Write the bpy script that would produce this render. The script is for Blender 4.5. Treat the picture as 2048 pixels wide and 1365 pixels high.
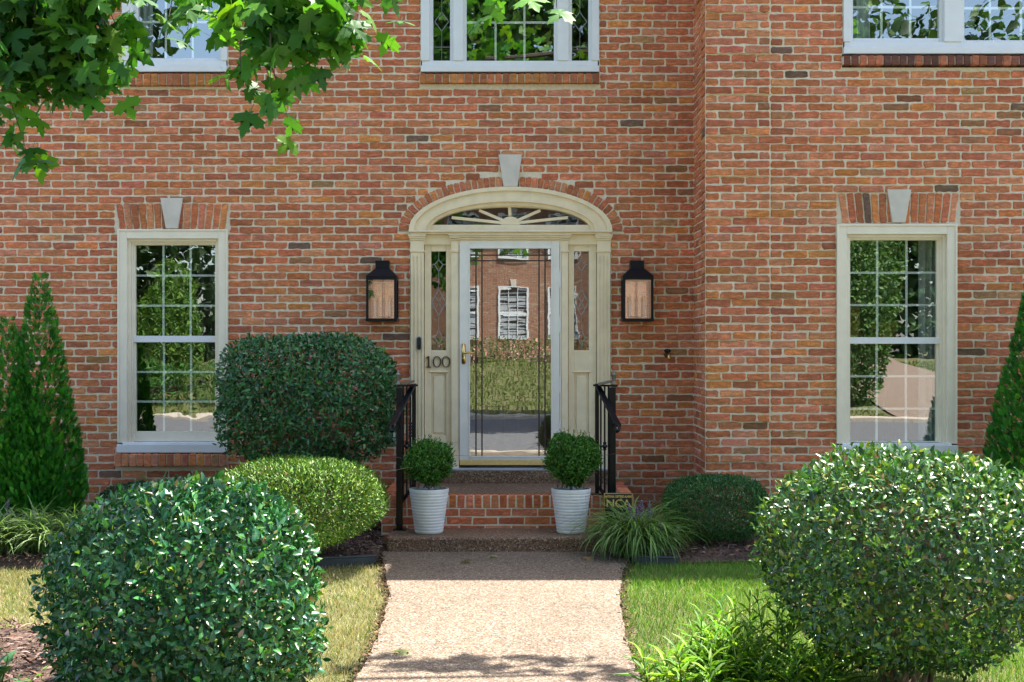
import bpy, math, random
import numpy as np
from mathutils import Vector, Matrix

random.seed(7)
RNG = np.random.default_rng(11)
R = math.radians
for o in list(bpy.data.objects):
    bpy.data.objects.remove(o)
SC = bpy.context.scene
COL = SC.collection

# ------------------------------------------------------------------ camera, sky, sun, exposure
F = 2587.0            # focal length in photo pixels (photo is 2048 wide)
CY = -11.5            # camera stands 11.5 m in front of the door wall (y = 0)
CH = 1.545            # eye height above the foot of the steps
HZ = 702.0            # photo row of the horizon
cam_d = bpy.data.cameras.new('camera')
cam = bpy.data.objects.new('camera', cam_d)
COL.objects.link(cam)
cam.location = (0, CY, CH)
cam.rotation_euler = (R(90), 0, 0)
cam_d.sensor_width = 36.0
cam_d.lens = F * 36.0 / 2048.0
cam_d.shift_y = (HZ - 682.5) / 2048.0
cam_d.clip_end = 2000
SC.camera = cam

SUN_DIR = Vector((-2.2, -1.76, -6.2)).normalized()      # travel direction of the light
sun_el = math.asin(-SUN_DIR.z)
sun_az = math.atan2(-SUN_DIR.x, -SUN_DIR.y)
W = bpy.data.worlds.new('World')
SC.world = W
W.use_nodes = True
wn = W.node_tree
bg = wn.nodes['Background']
sky = wn.nodes.new('ShaderNodeTexSky')
sky.sky_type = 'NISHITA'
sky.sun_disc = False
sky.sun_elevation = sun_el
sky.sun_rotation = sun_az
sky.air_density = 1.0
sky.dust_density = 2.0
sky.ozone_density = 1.0
wn.links.new(sky.outputs[0], bg.inputs[0])
bg.inputs[1].default_value = 0.105
sl = bpy.data.lights.new('sun', 'SUN')
sl.energy = 4.0
sl.angle = R(0.5)
sl.color = (1.0, 0.95, 0.87)
so = bpy.data.objects.new('sun', sl)
COL.objects.link(so)
so.rotation_euler = SUN_DIR.to_track_quat('-Z', 'Y').to_euler()
SC.view_settings.view_transform = 'Standard'
SC.view_settings.look = 'None'
SC.view_settings.gamma = 1.0
SC.view_settings.exposure = 2.22
SC.cycles.max_bounces = 8
SC.cycles.transparent_max_bounces = 16
SC.cycles.sample_clamp_indirect = 6.0


def wp(px, py, y):
    """real place (x, z) of photo pixel (px, py) for something standing at depth y"""
    Z = y - CY
    return ((px - 1024.0) * Z / F, CH + (HZ - py) * Z / F)


def wx(px, y): return wp(px, 0, y)[0]
def wz(py, y): return wp(0, py, y)[1]


# ------------------------------------------------------------------ materials
def new_mat(name):
    m = bpy.data.materials.new(name)
    m.use_nodes = True
    return m, m.node_tree, m.node_tree.nodes['Principled BSDF']


def nd(t, kind, **kw):
    n = t.nodes.new(kind)
    for k, v in kw.items():
        setattr(n, k, v)
    return n


def mixrgb(t, blend, fac, a, b):
    n = t.nodes.new('ShaderNodeMix')
    n.data_type = 'RGBA'
    n.blend_type = blend
    for sock, v in ((n.inputs[0], fac), (n.inputs[6], a), (n.inputs[7], b)):
        if isinstance(v, bpy.types.NodeSocket):
            t.links.new(v, sock)
        elif isinstance(v, (int, float)):
            sock.default_value = v
        else:
            sock.default_value = (*v, 1.0)
    return n.outputs[2]


def ramp(t, src, stops):
    n = t.nodes.new('ShaderNodeValToRGB')
    e = n.color_ramp.elements
    while len(e) < len(stops):
        e.new(0.5)
    for i, (p, c) in enumerate(stops):
        e[i].position = p
        e[i].color = (*c, 1.0) if len(c) == 3 else c
    t.links.new(src, n.inputs[0])
    return n.outputs[0]


def noise(t, scale, detail=4.0, rough=0.55, vec=None, dim='3D', dist=0.0):
    n = t.nodes.new('ShaderNodeTexNoise')
    n.noise_dimensions = dim
    n.inputs['Scale'].default_value = scale
    n.inputs['Detail'].default_value = detail
    n.inputs['Roughness'].default_value = rough
    n.inputs['Distortion'].default_value = dist
    if vec is not None:
        t.links.new(vec, n.inputs['Vector'])
    return n


def world_pos(t, scale=(1, 1, 1)):
    g = t.nodes.new('ShaderNodeNewGeometry')
    mp = t.nodes.new('ShaderNodeMapping')
    mp.inputs['Scale'].default_value = scale
    t.links.new(g.outputs['Position'], mp.inputs['Vector'])
    return mp.outputs[0]


def bump(t, b, height, strength, dist):
    n = t.nodes.new('ShaderNodeBump')
    n.inputs['Strength'].default_value = strength
    n.inputs['Distance'].default_value = dist
    t.links.new(height, n.inputs['Height'])
    t.links.new(n.outputs[0], b.inputs['Normal'])
    return n


def paint(name, col, rough=0.5, var=0.06, bmp=0.15):
    m, t, b = new_mat(name)
    p = world_pos(t)
    n = noise(t, 9, 6, vec=p)
    dark = tuple(c * (1 - var * 2) for c in col)
    lite = tuple(min(1, c * (1 + var)) for c in col)
    c = ramp(t, n.outputs[0], [(0.3, dark), (0.65, lite)])
    t.links.new(c, b.inputs['Base Color'])
    b.inputs['Roughness'].default_value = rough
    if bmp:
        n2 = noise(t, 160, 3, vec=p)
        bump(t, b, n2.outputs[0], bmp, 0.001)
    return m


def brick_mat(name):
    """attr 'col' gives each brick (alpha 1) or the mortar (alpha 0) its own clay colour"""
    m, t, b = new_mat(name)
    a = nd(t, 'ShaderNodeAttribute', attribute_name='col')
    p = world_pos(t)
    ps = world_pos(t, (14, 14, 46))
    n1 = noise(t, 1.0, 3, 0.5, ps, dist=0.8)
    blot = ramp(t, n1.outputs[0], [(0.40, (0.86, 0.86, 0.86)), (0.52, (1, 1, 1)), (0.60, (1.20, 1.12, 1.08)), (0.68, (1.46, 1.40, 1.34))])
    n2 = noise(t, 60, 5, 0.65, p)
    grain = ramp(t, n2.outputs[0], [(0.28, (0.70, 0.68, 0.66)), (0.5, (1, 1, 1)), (0.75, (1.16, 1.14, 1.12))])
    c1 = mixrgb(t, 'MULTIPLY', 1.0, a.outputs['Color'], blot)
    c2 = mixrgb(t, 'MULTIPLY', 1.0, c1, grain)
    # orange-brown flashing that drifts over neighbouring bricks
    n3 = noise(t, 2.3, 3, 0.5, p)
    fl = ramp(t, n3.outputs[0], [(0.32, (1.07, 0.99, 0.97)), (0.5, (1, 1, 1)), (0.68, (0.95, 0.97, 0.90))])
    c3 = mixrgb(t, 'MULTIPLY', 1.0, c2, fl)
    # firing batches: broad pinker and browner areas across the wall
    n6 = noise(t, 0.55, 2, 0.5, p)
    c3 = mixrgb(t, 'MULTIPLY', 1.0, c3, ramp(t, n6.outputs[0], [(0.36, (0.96, 0.96, 0.95)), (0.5, (1, 1, 1)), (0.64, (1.03, 1.03, 1.03))]))
    n4 = noise(t, 34, 6, 0.7, p)
    mort = mixrgb(t, 'MULTIPLY', 1.0, a.outputs['Color'], ramp(t, n4.outputs[0], [(0.3, (0.80, 0.79, 0.76)), (0.7, (1.08, 1.08, 1.07))]))
    c = mixrgb(t, 'MIX', a.outputs['Alpha'], mort, c3)
    t.links.new(c, b.inputs['Base Color'])
    b.inputs['Roughness'].default_value = 0.88
    b.inputs['Specular IOR Level'].default_value = 0.25
    n5 = noise(t, 110, 6, 0.7, p)
    bump(t, b, n5.outputs[0], 0.5, 0.003)
    return m


def leaf_mat(name, rough=0.42, trans=0.25, spec=0.5, warm=(1.25, 1.35, 0.55)):
    m, t, b = new_mat(name)
    a = nd(t, 'ShaderNodeAttribute', attribute_name='col')
    t.links.new(a.outputs['Color'], b.inputs['Base Color'])
    b.inputs['Roughness'].default_value = rough
    b.inputs['Specular IOR Level'].default_value = spec
    tr = nd(t, 'ShaderNodeBsdfTranslucent')
    t.links.new(mixrgb(t, 'MULTIPLY', 1.0, a.outputs['Color'], warm), tr.inputs['Color'])
    mx = nd(t, 'ShaderNodeMixShader')
    mx.inputs[0].default_value = trans
    t.links.new(b.outputs[0], mx.inputs[1])
    t.links.new(tr.outputs[0], mx.inputs[2])
    t.links.new(mx.outputs[0], t.nodes['Material Output'].inputs['Surface'])
    return m


def glass_mat(name, refl=0.3, wave=0.0, scale=(1, 1, 1), tint=(0.86, 0.9, 0.88)):
    m, t, b = new_mat(name)
    t.nodes.remove(b)
    tr = nd(t, 'ShaderNodeBsdfTransparent')
    tr.inputs[0].default_value = (*tint, 1)
    gl = nd(t, 'ShaderNodeBsdfGlossy')
    gl.inputs['Roughness'].default_value = 0.0
    gl.inputs['Color'].default_value = (0.97, 1.0, 0.98, 1)
    mx = nd(t, 'ShaderNodeMixShader')
    mx.inputs[0].default_value = refl
    t.links.new(tr.outputs[0], mx.inputs[1])
    t.links.new(gl.outputs[0], mx.inputs[2])
    t.links.new(mx.outputs[0], t.nodes['Material Output'].inputs['Surface'])
    if wave:
        n = noise(t, 1.0, 2, 0.5, world_pos(t, scale))
        bn = nd(t, 'ShaderNodeBump')
        bn.inputs['Strength'].default_value = 1.0
        bn.inputs['Distance'].default_value = wave
        t.links.new(n.outputs[0], bn.inputs['Height'])
        t.links.new(bn.outputs[0], gl.inputs['Normal'])
    return m


def metal(name, col, rough=0.35, metallic=1.0):
    m, t, b = new_mat(name)
    b.inputs['Metallic'].default_value = metallic
    b.inputs['Roughness'].default_value = rough
    n = noise(t, 40, 4, vec=world_pos(t))
    t.links.new(ramp(t, n.outputs[0], [(0.3, tuple(c * 0.8 for c in col)), (0.7, col)]), b.inputs['Base Color'])
    return m


M = {}
M['brick'] = brick_mat('tumbled_brick')
M['cream'] = paint('cream_paint', (0.86, 0.72, 0.495), 0.42, 0.045, 0.1)
M['ivory'] = paint('ivory_paint', (0.86, 0.775, 0.62), 0.42, 0.03, 0.1)
M['white'] = paint('white_paint', (0.78, 0.79, 0.80), 0.38, 0.02, 0.05)
M['muntin'] = paint('pale_muntin', (0.84, 0.86, 0.80), 0.5, 0.02, 0)
M['warm_white'] = paint('warm_white_enamel', (0.82, 0.79, 0.72), 0.35, 0.03, 0.05)
M['limestone'] = paint('limestone', (0.64, 0.585, 0.51), 0.8, 0.05, 0.4)
M['black'] = metal('black_iron', (0.004, 0.006, 0.009), 0.30, 0.0)
M['lantern'] = metal('lantern_black', (0.004, 0.006, 0.010), 0.36, 0.0)
M['brass'] = metal('polished_brass', (0.80, 0.55, 0.20), 0.22)
for k_ in ('black', 'lantern'):
    M[k_].node_tree.nodes['Principled BSDF'].inputs['Specular IOR Level'].default_value = 0.28
M['bronze'] = metal('dark_bronze', (0.10, 0.065, 0.035), 0.5, 0.4)
M['sill_gold'] = metal('gold_sill', (0.86, 0.60, 0.22), 0.5, 0.3)
M['lead'] = metal('lead_came', (0.30, 0.32, 0.34), 0.4, 0.6)
M['came_dark'] = metal('dark_came', (0.055, 0.04, 0.033), 0.5, 0.2)
M['pewter'] = metal('pewter', (0.22, 0.21, 0.18), 0.5, 0.7)
M['grey_plastic'] = paint('grey_plastic', (0.42, 0.45, 0.48), 0.5, 0.04, 0)
M['black_plastic'] = paint('black_plastic', (0.015, 0.015, 0.016), 0.4, 0.02, 0)
M['edging'] = paint('edging_plastic', (0.055, 0.066, 0.076), 0.35, 0.1, 0.2)
M['planter'] = paint('planter_glaze', (0.74, 0.73, 0.70), 0.45, 0.07, 0.2)
M['soil'] = paint('potting_soil', (0.05, 0.035, 0.025), 0.95, 0.25, 1.0)
M['bark'] = paint('bark', (0.11, 0.085, 0.065), 0.9, 0.2, 0.8)
M['twig'] = paint('twig', (0.20, 0.15, 0.10), 0.85, 0.2, 0.5)
M['interior'] = paint('interior_paint', (0.20, 0.18, 0.15), 0.8, 0.05, 0)
M['wood_floor'] = paint('dark_wood', (0.10, 0.055, 0.03), 0.45, 0.15, 0.2)
M['door_wood'] = paint('stained_door', (0.13, 0.065, 0.04), 0.4, 0.15, 0.2)
M['curtain'] = paint('sheer_curtain', (0.62, 0.66, 0.66), 0.9, 0.03, 0)
M['drape'] = paint('dark_drape', (0.05, 0.042, 0.036), 0.9, 0.1, 0)
M['shade_amber'] = paint('amber_lamp_shade', (0.46, 0.23, 0.04), 0.7, 0.05, 0)
M['roof'] = paint('roof_shingle', (0.10, 0.09, 0.085), 0.9, 0.2, 0.6)
M['asphalt'] = paint('asphalt', (0.11, 0.11, 0.115), 0.85, 0.12, 0.6)
M['drive'] = paint('driveway_concrete', (0.20, 0.145, 0.11), 0.9, 0.12, 0.4)
M['concrete'] = paint('kerb_concrete', (0.42, 0.36, 0.29), 0.85, 0.08, 0.4)
M['glass'] = glass_mat('window_glass', 0.30, 0.0004, (2.0, 2.0, 2.6))
M['glass_wavy'] = glass_mat('wavy_window_glass', 0.30, 0.0007, (3.0, 3.0, 4.0))
M['glass_door'] = glass_mat('storm_door_glass', 0.31, 0.00020, (1.8, 3.0, 9.0))
M['glass_side'] = glass_mat('sidelight_glass', 0.16, 0.0003, (6, 6, 6))
M['glass_lantern'] = glass_mat('lantern_glass', 0.24, 0.0001, (6, 6, 6), (0.9, 0.9, 0.88))
M['mirror'] = metal('lantern_back_mirror', (0.78, 0.75, 0.72), 0.16)
M['candle'] = paint('candle_sleeve', (0.75, 0.73, 0.68), 0.4, 0.02, 0)
M['bulb'] = paint('candle_bulb', (0.8, 0.62, 0.35), 0.2, 0.02, 0)
M['sign'] = paint('sign_black', (0.02, 0.018, 0.012), 0.4, 0.02, 0)
M['sign_gold'] = paint('sign_gold', (0.72, 0.47, 0.12), 0.5, 0.03, 0)
M['leaf_gloss'] = leaf_mat('glossy_leaf', 0.30, 0.18, 0.60)
M['leaf_soft'] = leaf_mat('soft_leaf', 0.55, 0.28, 0.3)
M['leaf_yew'] = leaf_mat('yew_leaf', 0.5, 0.10, 0.3)
M['leaf_maple'] = leaf_mat('maple_leaf', 0.50, 0.42, 0.35, (1.5, 1.55, 0.40))
M['grass'] = leaf_mat('grass_blade', 0.6, 0.30, 0.25, (1.25, 1.25, 0.6))
M['chip'] = leaf_mat('bark_chip', 0.9, 0.0, 0.2)


def aggregate_mat(name, pal, wet=0.0):
    m, t, b = new_mat(name)
    p = world_pos(t)
    v = nd(t, 'ShaderNodeTexVoronoi')
    v.inputs['Scale'].default_value = 115
    t.links.new(p, v.inputs['Vector'])
    sx = nd(t, 'ShaderNodeSeparateColor')
    t.links.new(v.outputs['Color'], sx.inputs[0])
    c = ramp(t, sx.outputs[0], pal)
    v2 = nd(t, 'ShaderNodeTexVoronoi')
    v2.feature = 'DISTANCE_TO_EDGE'
    v2.inputs['Scale'].default_value = 115
    t.links.new(p, v2.inputs['Vector'])
    gap = ramp(t, v2.outputs['Distance'], [(0.02, (0.62, 0.60, 0.58)), (0.16, (1, 1, 1))])
    c = mixrgb(t, 'MULTIPLY', 1.0, c, gap)
    n = noise(t, 1.3, 5, 0.6, p)
    c = mixrgb(t, 'MULTIPLY', 1.0, c, ramp(t, n.outputs[0], [(0.28, (0.74, 0.72, 0.70)), (0.5, (0.98, 0.97, 0.96)), (0.72, (1.12, 1.11, 1.10))]))
    t.links.new(c, b.inputs['Base Color'])
    b.inputs['Roughness'].default_value = 0.75
    bump(t, b, v2.outputs['Distance'], 0.7, 0.006)
    return m


M['aggregate'] = aggregate_mat('exposed_aggregate', [(0.0, (0.045, 0.028, 0.017)), (0.2, (0.105, 0.068, 0.040)), (0.5, (0.175, 0.122, 0.077)), (0.78, (0.225, 0.170, 0.118)), (1.0, (0.40, 0.335, 0.265))])
M['aggregate_step'] = aggregate_mat('step_aggregate', [(0.0, (0.07, 0.034, 0.018)), (0.3, (0.17, 0.088, 0.046)), (0.65, (0.25, 0.142, 0.080)), (0.90, (0.34, 0.215, 0.13)), (1.0, (0.50, 0.39, 0.28))])


def ground_mat():
    m, t, b = new_mat('lawn_soil')
    p = world_pos(t)
    n = noise(t, 1.2, 6, 0.6, p)
    n2 = noise(t, 45, 5, 0.7, p)
    c = ramp(t, n.outputs[0], [(0.3, (0.09, 0.10, 0.03)), (0.6, (0.13, 0.12, 0.045)), (0.8, (0.17, 0.145, 0.07))])
    c = mixrgb(t, 'MULTIPLY', 1.0, c, ramp(t, n2.outputs[0], [(0.3, (0.5, 0.5, 0.5)), (0.7, (1.3, 1.3, 1.2))]))
    t.links.new(c, b.inputs['Base Color'])
    b.inputs['Roughness'].default_value = 0.95
    bump(t, b, n2.outputs[0], 0.8, 0.02)
    return m


def mulch_mat():
    m, t, b = new_mat('shredded_mulch')
    p = world_pos(t, (1, 0.45, 1))
    n = noise(t, 70, 6, 0.75, p)
    n2 = noise(t, 2.5, 3, 0.5, p)
    c = ramp(t, n.outputs[0], [(0.3, (0.035, 0.02, 0.014)), (0.5, (0.10, 0.058, 0.04)), (0.7, (0.20, 0.13, 0.095))])
    c = mixrgb(t, 'MULTIPLY', 1.0, c, ramp(t, n2.outputs[0], [(0.3, (0.7, 0.7, 0.7)), (0.7, (1.15, 1.12, 1.1))]))
    t.links.new(c, b.inputs['Base Color'])
    b.inputs['Roughness'].default_value = 0.95
    bump(t, b, n.outputs[0], 1.0, 0.02)
    return m


def far_brick_mat():
    m, t, b = new_mat('far_brick')
    tc = nd(t, 'ShaderNodeNewGeometry')
    sp = nd(t, 'ShaderNodeSeparateXYZ')
    cb = nd(t, 'ShaderNodeCombineXYZ')
    t.links.new(tc.outputs['Position'], sp.inputs[0])
    t.links.new(sp.outputs[0], cb.inputs[0])
    t.links.new(sp.outputs[2], cb.inputs[1])
    br = nd(t, 'ShaderNodeTexBrick')
    t.links.new(cb.outputs[0], br.inputs['Vector'])
    br.inputs['Color1'].default_value = (0.33, 0.15, 0.085, 1)
    br.inputs['Color2'].default_value = (0.24, 0.10, 0.06, 1)
    br.inputs['Mortar'].default_value = (0.40, 0.33, 0.25, 1)
    br.inputs['Scale'].default_value = 1.0
    br.inputs['Brick Width'].default_value = 0.21
    br.inputs['Row Height'].default_value = 0.068
    br.inputs['Mortar Size'].default_value = 0.006
    t.links.new(br.outputs[0], b.inputs['Base Color'])
    b.inputs['Roughness'].default_value = 0.9
    return m


M['ground'] = ground_mat()
M['mulch'] = mulch_mat()
M['far_brick'] = far_brick_mat()

# ------------------------------------------------------------------ object helpers
ORIGIN = {}


def org(o):
    return ORIGIN.get(o.name, Vector((0, 0, 0))) if o else Vector((0, 0, 0))


def thing(name, label, cat, loc, group=None):
    o = bpy.data.objects.new(name, None)
    o.empty_display_size = 0.2
    COL.objects.link(o)
    o.location = loc
    ORIGIN[o.name] = Vector(loc)
    tag(o, label, cat, group)
    return o


def tag(o, label, cat, group=None, kind=None):
    o['label'] = label
    if cat:
        o['category'] = cat
    if group:
        o['group'] = group
    if kind:
        o['kind'] = kind
    return o


def struct(o, kind='structure'):
    o['kind'] = kind
    return o


def link_mesh(name, me, mat, parent=None, smooth=False):
    o = bpy.data.objects.new(name, me)
    COL.objects.link(o)
    if mat:
        me.materials.append(mat)
    if parent:
        o.parent = parent
        ORIGIN[o.name] = org(parent)
    if smooth:
        me.polygons.foreach_set('use_smooth', np.ones(len(me.polygons), dtype=bool))
    return o


class MB:
    """collects shapes in world coordinates; build() links them as one mesh object"""

    def __init__(self):
        self.v, self.f, self.c = [], [], []

    def add(self, verts, faces, col=None):
        n = len(self.v)
        self.v += [tuple(p) for p in verts]
        self.f += [tuple(n + i for i in f) for f in faces]
        if col is not None:
            self.c += [col] * len(verts)
        return self

    def box(self, x0, x1, y0, y1, z0, z1, col=None):
        x0, x1 = min(x0, x1), max(x0, x1)
        y0, y1 = min(y0, y1), max(y0, y1)
        z0, z1 = min(z0, z1), max(z0, z1)
        v = [(x0, y0, z0), (x1, y0, z0), (x1, y1, z0), (x0, y1, z0), (x0, y0, z1), (x1, y0, z1), (x1, y1, z1), (x0, y1, z1)]
        return self.add(v, [(0, 3, 2, 1), (4, 5, 6, 7), (0, 1, 5, 4), (1, 2, 6, 5), (2, 3, 7, 6), (3, 0, 4, 7)], col)

    def prism(self, poly, y0, y1, col=None):
        """poly: (x, z) outline, extruded from y0 (front) to y1"""
        n = len(poly)
        v = [(x, y0, z) for x, z in poly] + [(x, y1, z) for x, z in poly]
        f = [tuple(range(n)), tuple(range(2 * n - 1, n - 1, -1))]
        f += [(i, i + n, (i + 1) % n + n, (i + 1) % n) for i in range(n)]
        return self.add(v, f, col)

    def ring(self, outer, inner, y0, y1):
        """open band between two equally long (x, z) polylines, extruded"""
        n = len(outer)
        v = [(x, y0, z) for x, z in outer] + [(x, y0, z) for x, z in inner] + [(x, y1, z) for x, z in outer] + [(x, y1, z) for x, z in inner]
        f = []
        for i in range(n - 1):
            f.append((i, i + 1, n + i + 1, n + i))
            f.append((2 * n + i + 1, 2 * n + i, 3 * n + i, 3 * n + i + 1))
            f.append((i + 1, i, 2 * n + i, 2 * n + i + 1))
            f.append((n + i, n + i + 1, 3 * n + i + 1, 3 * n + i))
        f.append((0, n, 3 * n, 2 * n))
        f.append((n - 1, 3 * n - 1, 4 * n - 1, 2 * n - 1))
        return self.add(v, f)

    def tube(self, path, r, n=8, caps=True):
        path = [Vector(p) for p in path]
        rr = r if isinstance(r, (list, tuple)) else [r] * len(path)
        rings = []
        prev = None
        for i, p in enumerate(path):
            d = (path[min(i + 1, len(path) - 1)] - path[max(i - 1, 0)]).normalized()
            u = prev - d * prev.dot(d) if prev is not None else d.orthogonal()
            if u.length < 1e-5:
                u = d.orthogonal()
            u.normalize()
            prev = u
            w = d.cross(u)
            rings.append([p + (u * math.cos(a) + w * math.sin(a)) * rr[i] for a in [2 * math.pi * k / n for k in range(n)]])
        v = [q for rg in rings for q in rg]
        f = []
        for i in range(len(path) - 1):
            for k in range(n):
                f.append((i * n + k, i * n + (k + 1) % n, (i + 1) * n + (k + 1) % n, (i + 1) * n + k))
        if caps:
            f.append(tuple(range(n - 1, -1, -1)))
            f.append(tuple((len(path) - 1) * n + k for k in range(n)))
        return self.add(v, f)

    def bar(self, p, q, w, h):
        """rectangular bar from p to q, w wide (sideways), h tall"""
        p, q = Vector(p), Vector(q)
        d = (q - p).normalized()
        up = Vector((0, 0, 1)) if abs(d.z) < 0.95 else Vector((0, 1, 0))
        s = d.cross(up).normalized()
        u = s.cross(d)
        v = []
        for c in (p, q):
            for a, b_ in ((-1, -1), (1, -1), (1, 1), (-1, 1)):
                v.append(c + s * (a * w / 2) + u * (b_ * h / 2))
        return self.add(v, [(0, 1, 2, 3), (7, 6, 5, 4), (0, 4, 5, 1), (1, 5, 6, 2), (2, 6, 7, 3), (3, 7, 4, 0)])

    def lathe(self, prof, cx, cy, n=32):
        """prof: (r, z) from bottom to top"""
        v, f = [], []
        for r, z in prof:
            for k in range(n):
                a = 2 * math.pi * k / n
                v.append((cx + r * math.cos(a), cy + r * math.sin(a), z))
        for i in range(len(prof) - 1):
            for k in range(n):
                f.append((i * n + k, i * n + (k + 1) % n, (i + 1) * n + (k + 1) % n, (i + 1) * n + k))
        f.append(tuple(range(n - 1, -1, -1)))
        f.append(tuple((len(prof) - 1) * n + k for k in range(n)))
        return self.add(v, f)

    def build(self, name, mat, parent=None, smooth=False, bevel=0.0):
        me = bpy.data.meshes.new(name)
        o0 = org(parent)
        me.from_pydata([(a - o0.x, b - o0.y, c - o0.z) for a, b, c in self.v], [], self.f)
        me.update()
        if self.c:
            at = me.color_attributes.new('col', 'FLOAT_COLOR', 'POINT')
            at.data.foreach_set('color', np.array(self.c, dtype=np.float32).ravel())
        o = link_mesh(name, me, mat, parent, smooth)
        if bevel:
            md = o.modifiers.new('bevel', 'BEVEL')
            md.width = bevel
            md.segments = 2
            md.limit_method = 'ANGLE'
            md.angle_limit = R(40)
        return o


def np_mesh(name, verts, fl, fs, mat, parent=None, cols=None, smooth=False):
    """verts (N,3); fl flat loop vertex indices; fs face sizes"""
    me = bpy.data.meshes.new(name)
    o0 = org(parent)
    verts = np.asarray(verts, dtype=np.float32) - np.array(o0, dtype=np.float32)
    me.vertices.add(len(verts))
    me.vertices.foreach_set('co', verts.ravel())
    me.loops.add(len(fl))
    me.loops.foreach_set('vertex_index', np.asarray(fl, dtype=np.int32))
    fs = np.asarray(fs, dtype=np.int32)
    st = np.concatenate([[0], np.cumsum(fs)[:-1]]).astype(np.int32)
    me.polygons.add(len(fs))
    me.polygons.foreach_set('loop_start', st)
    me.polygons.foreach_set('loop_total', fs)
    me.update(calc_edges=True)
    me.validate()
    if cols is not None:
        at = me.color_attributes.new('col', 'FLOAT_COLOR', 'POINT')
        c4 = np.ones((len(verts), 4), dtype=np.float32)
        c4[:, :3] = np.clip(cols, 0.002, 1)
        at.data.foreach_set('color', c4.ravel())
    return link_mesh(name, me, mat, parent, smooth)


def scatter(tv, tf, pos, T, Nn, scale, cols, vshade=None):
    """copies template (x along T, y sideways, z along Nn) to every pos; returns verts, loops, sizes, colours"""
    tv = np.asarray(tv, dtype=np.float64)
    n, k = len(pos), len(tv)
    T = T / np.linalg.norm(T, axis=1, keepdims=True)
    Nn = Nn - T * (Nn * T).sum(1, keepdims=True)
    Nn /= np.maximum(np.linalg.norm(Nn, axis=1, keepdims=True), 1e-6)
    B = np.cross(Nn, T)
    sc = scale if scale.ndim == 2 else np.repeat(scale[:, None], 3, 1)
    P = pos[:, None, :] + (T[:, None, :] * (tv[None, :, 0] * sc[:, 0:1])[:, :, None] + B[:, None, :] * (tv[None, :, 1] * sc[:, 1:2])[:, :, None] + Nn[:, None, :] * (tv[None, :, 2] * sc[:, 2:3])[:, :, None])
    loops = np.concatenate([np.array(f) for f in tf])
    fl = (loops[None, :] + (np.arange(n) * k)[:, None]).ravel()
    fs = np.tile(np.array([len(f) for f in tf]), n)
    C = np.repeat(cols[:, None, :], k, 1)
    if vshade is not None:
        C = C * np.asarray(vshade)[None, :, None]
    return P.reshape(-1, 3), fl, fs, C.reshape(-1, 3)


def merge(parts):
    V, L, S, C, n = [], [], [], [], 0
    for v, l, s, c in parts:
        V.append(v); L.append(l + n); S.append(s); C.append(c)
        n += len(v)
    return np.concatenate(V), np.concatenate(L), np.concatenate(S), np.concatenate(C)


LEAF_V = [(0, 0, 0), (.35, .5, .10), (.35, 0, 0), (.35, -.5, .10), (.72, .36, .02), (.72, 0, -.06), (.72, -.36, .02), (1, 0, -.16)]
LEAF_F = [(0, 2, 1), (0, 3, 2), (2, 5, 4, 1), (3, 6, 5, 2), (5, 7, 4), (6, 7, 5)]
OVAL_V = [(0, 0, 0), (.5, .5, .08), (1, 0, -.05), (.5, -.5, .08)]
OVAL_F = [(0, 2, 1), (0, 3, 2)]


def rdir(n):
    d = RNG.normal(size=(n, 3))
    return d / np.linalg.norm(d, axis=1, keepdims=True)


def palette(n, cols, w, jit=0.18):
    cols = np.array(cols)
    w = np.array(w, dtype=float)
    c = cols[RNG.choice(len(cols), n, p=w / w.sum())]
    return c * (1 + RNG.normal(size=(n, 1)) * jit).clip(0.4, 1.8) * (1 + RNG.normal(size=(n, 3)) * 0.06)


def lumps(d, seed, amp, freq=3.0):
    """smooth bumpy radius factor over directions d"""
    rg = np.random.default_rng(seed)
    out = np.zeros(len(d))
    for _ in range(7):
        k = rg.normal(size=3) * freq
        out += np.sin(d @ k + rg.uniform(0, 6.28))
    return 1 + amp * out / 3.0


# ------------------------------------------------------------------ bricks
MORTAR = (0.77, 0.675, 0.525, 0.0)
CLAY = [((0.42, 0.150, 0.072), 36), ((0.39, 0.128, 0.062), 26), ((0.45, 0.182, 0.096), 24), ((0.45, 0.165, 0.060), 7), ((0.48, 0.185, 0.066), 2), ((0.33, 0.112, 0.058), 9), ((0.25, 0.115, 0.060), 1.8), ((0.14, 0.088, 0.062), 0.8), ((0.31, 0.165, 0.078), 1.2)]
CLAY_C = [c for c, _ in CLAY]
CLAY_W = [w for _, w in CLAY]
COURSE = 0.0678
BRICK_L = 0.2100


def clay(dark=1.0):
    c = random.choices(CLAY_C, CLAY_W)[0]
    k = random.gauss(1.26, 0.11) * dark
    return (max(.02, c[0] * k), max(.02, c[1] * k * random.gauss(1, .05)), max(.02, c[2] * k * random.gauss(1, .07)), 1.0)


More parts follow.
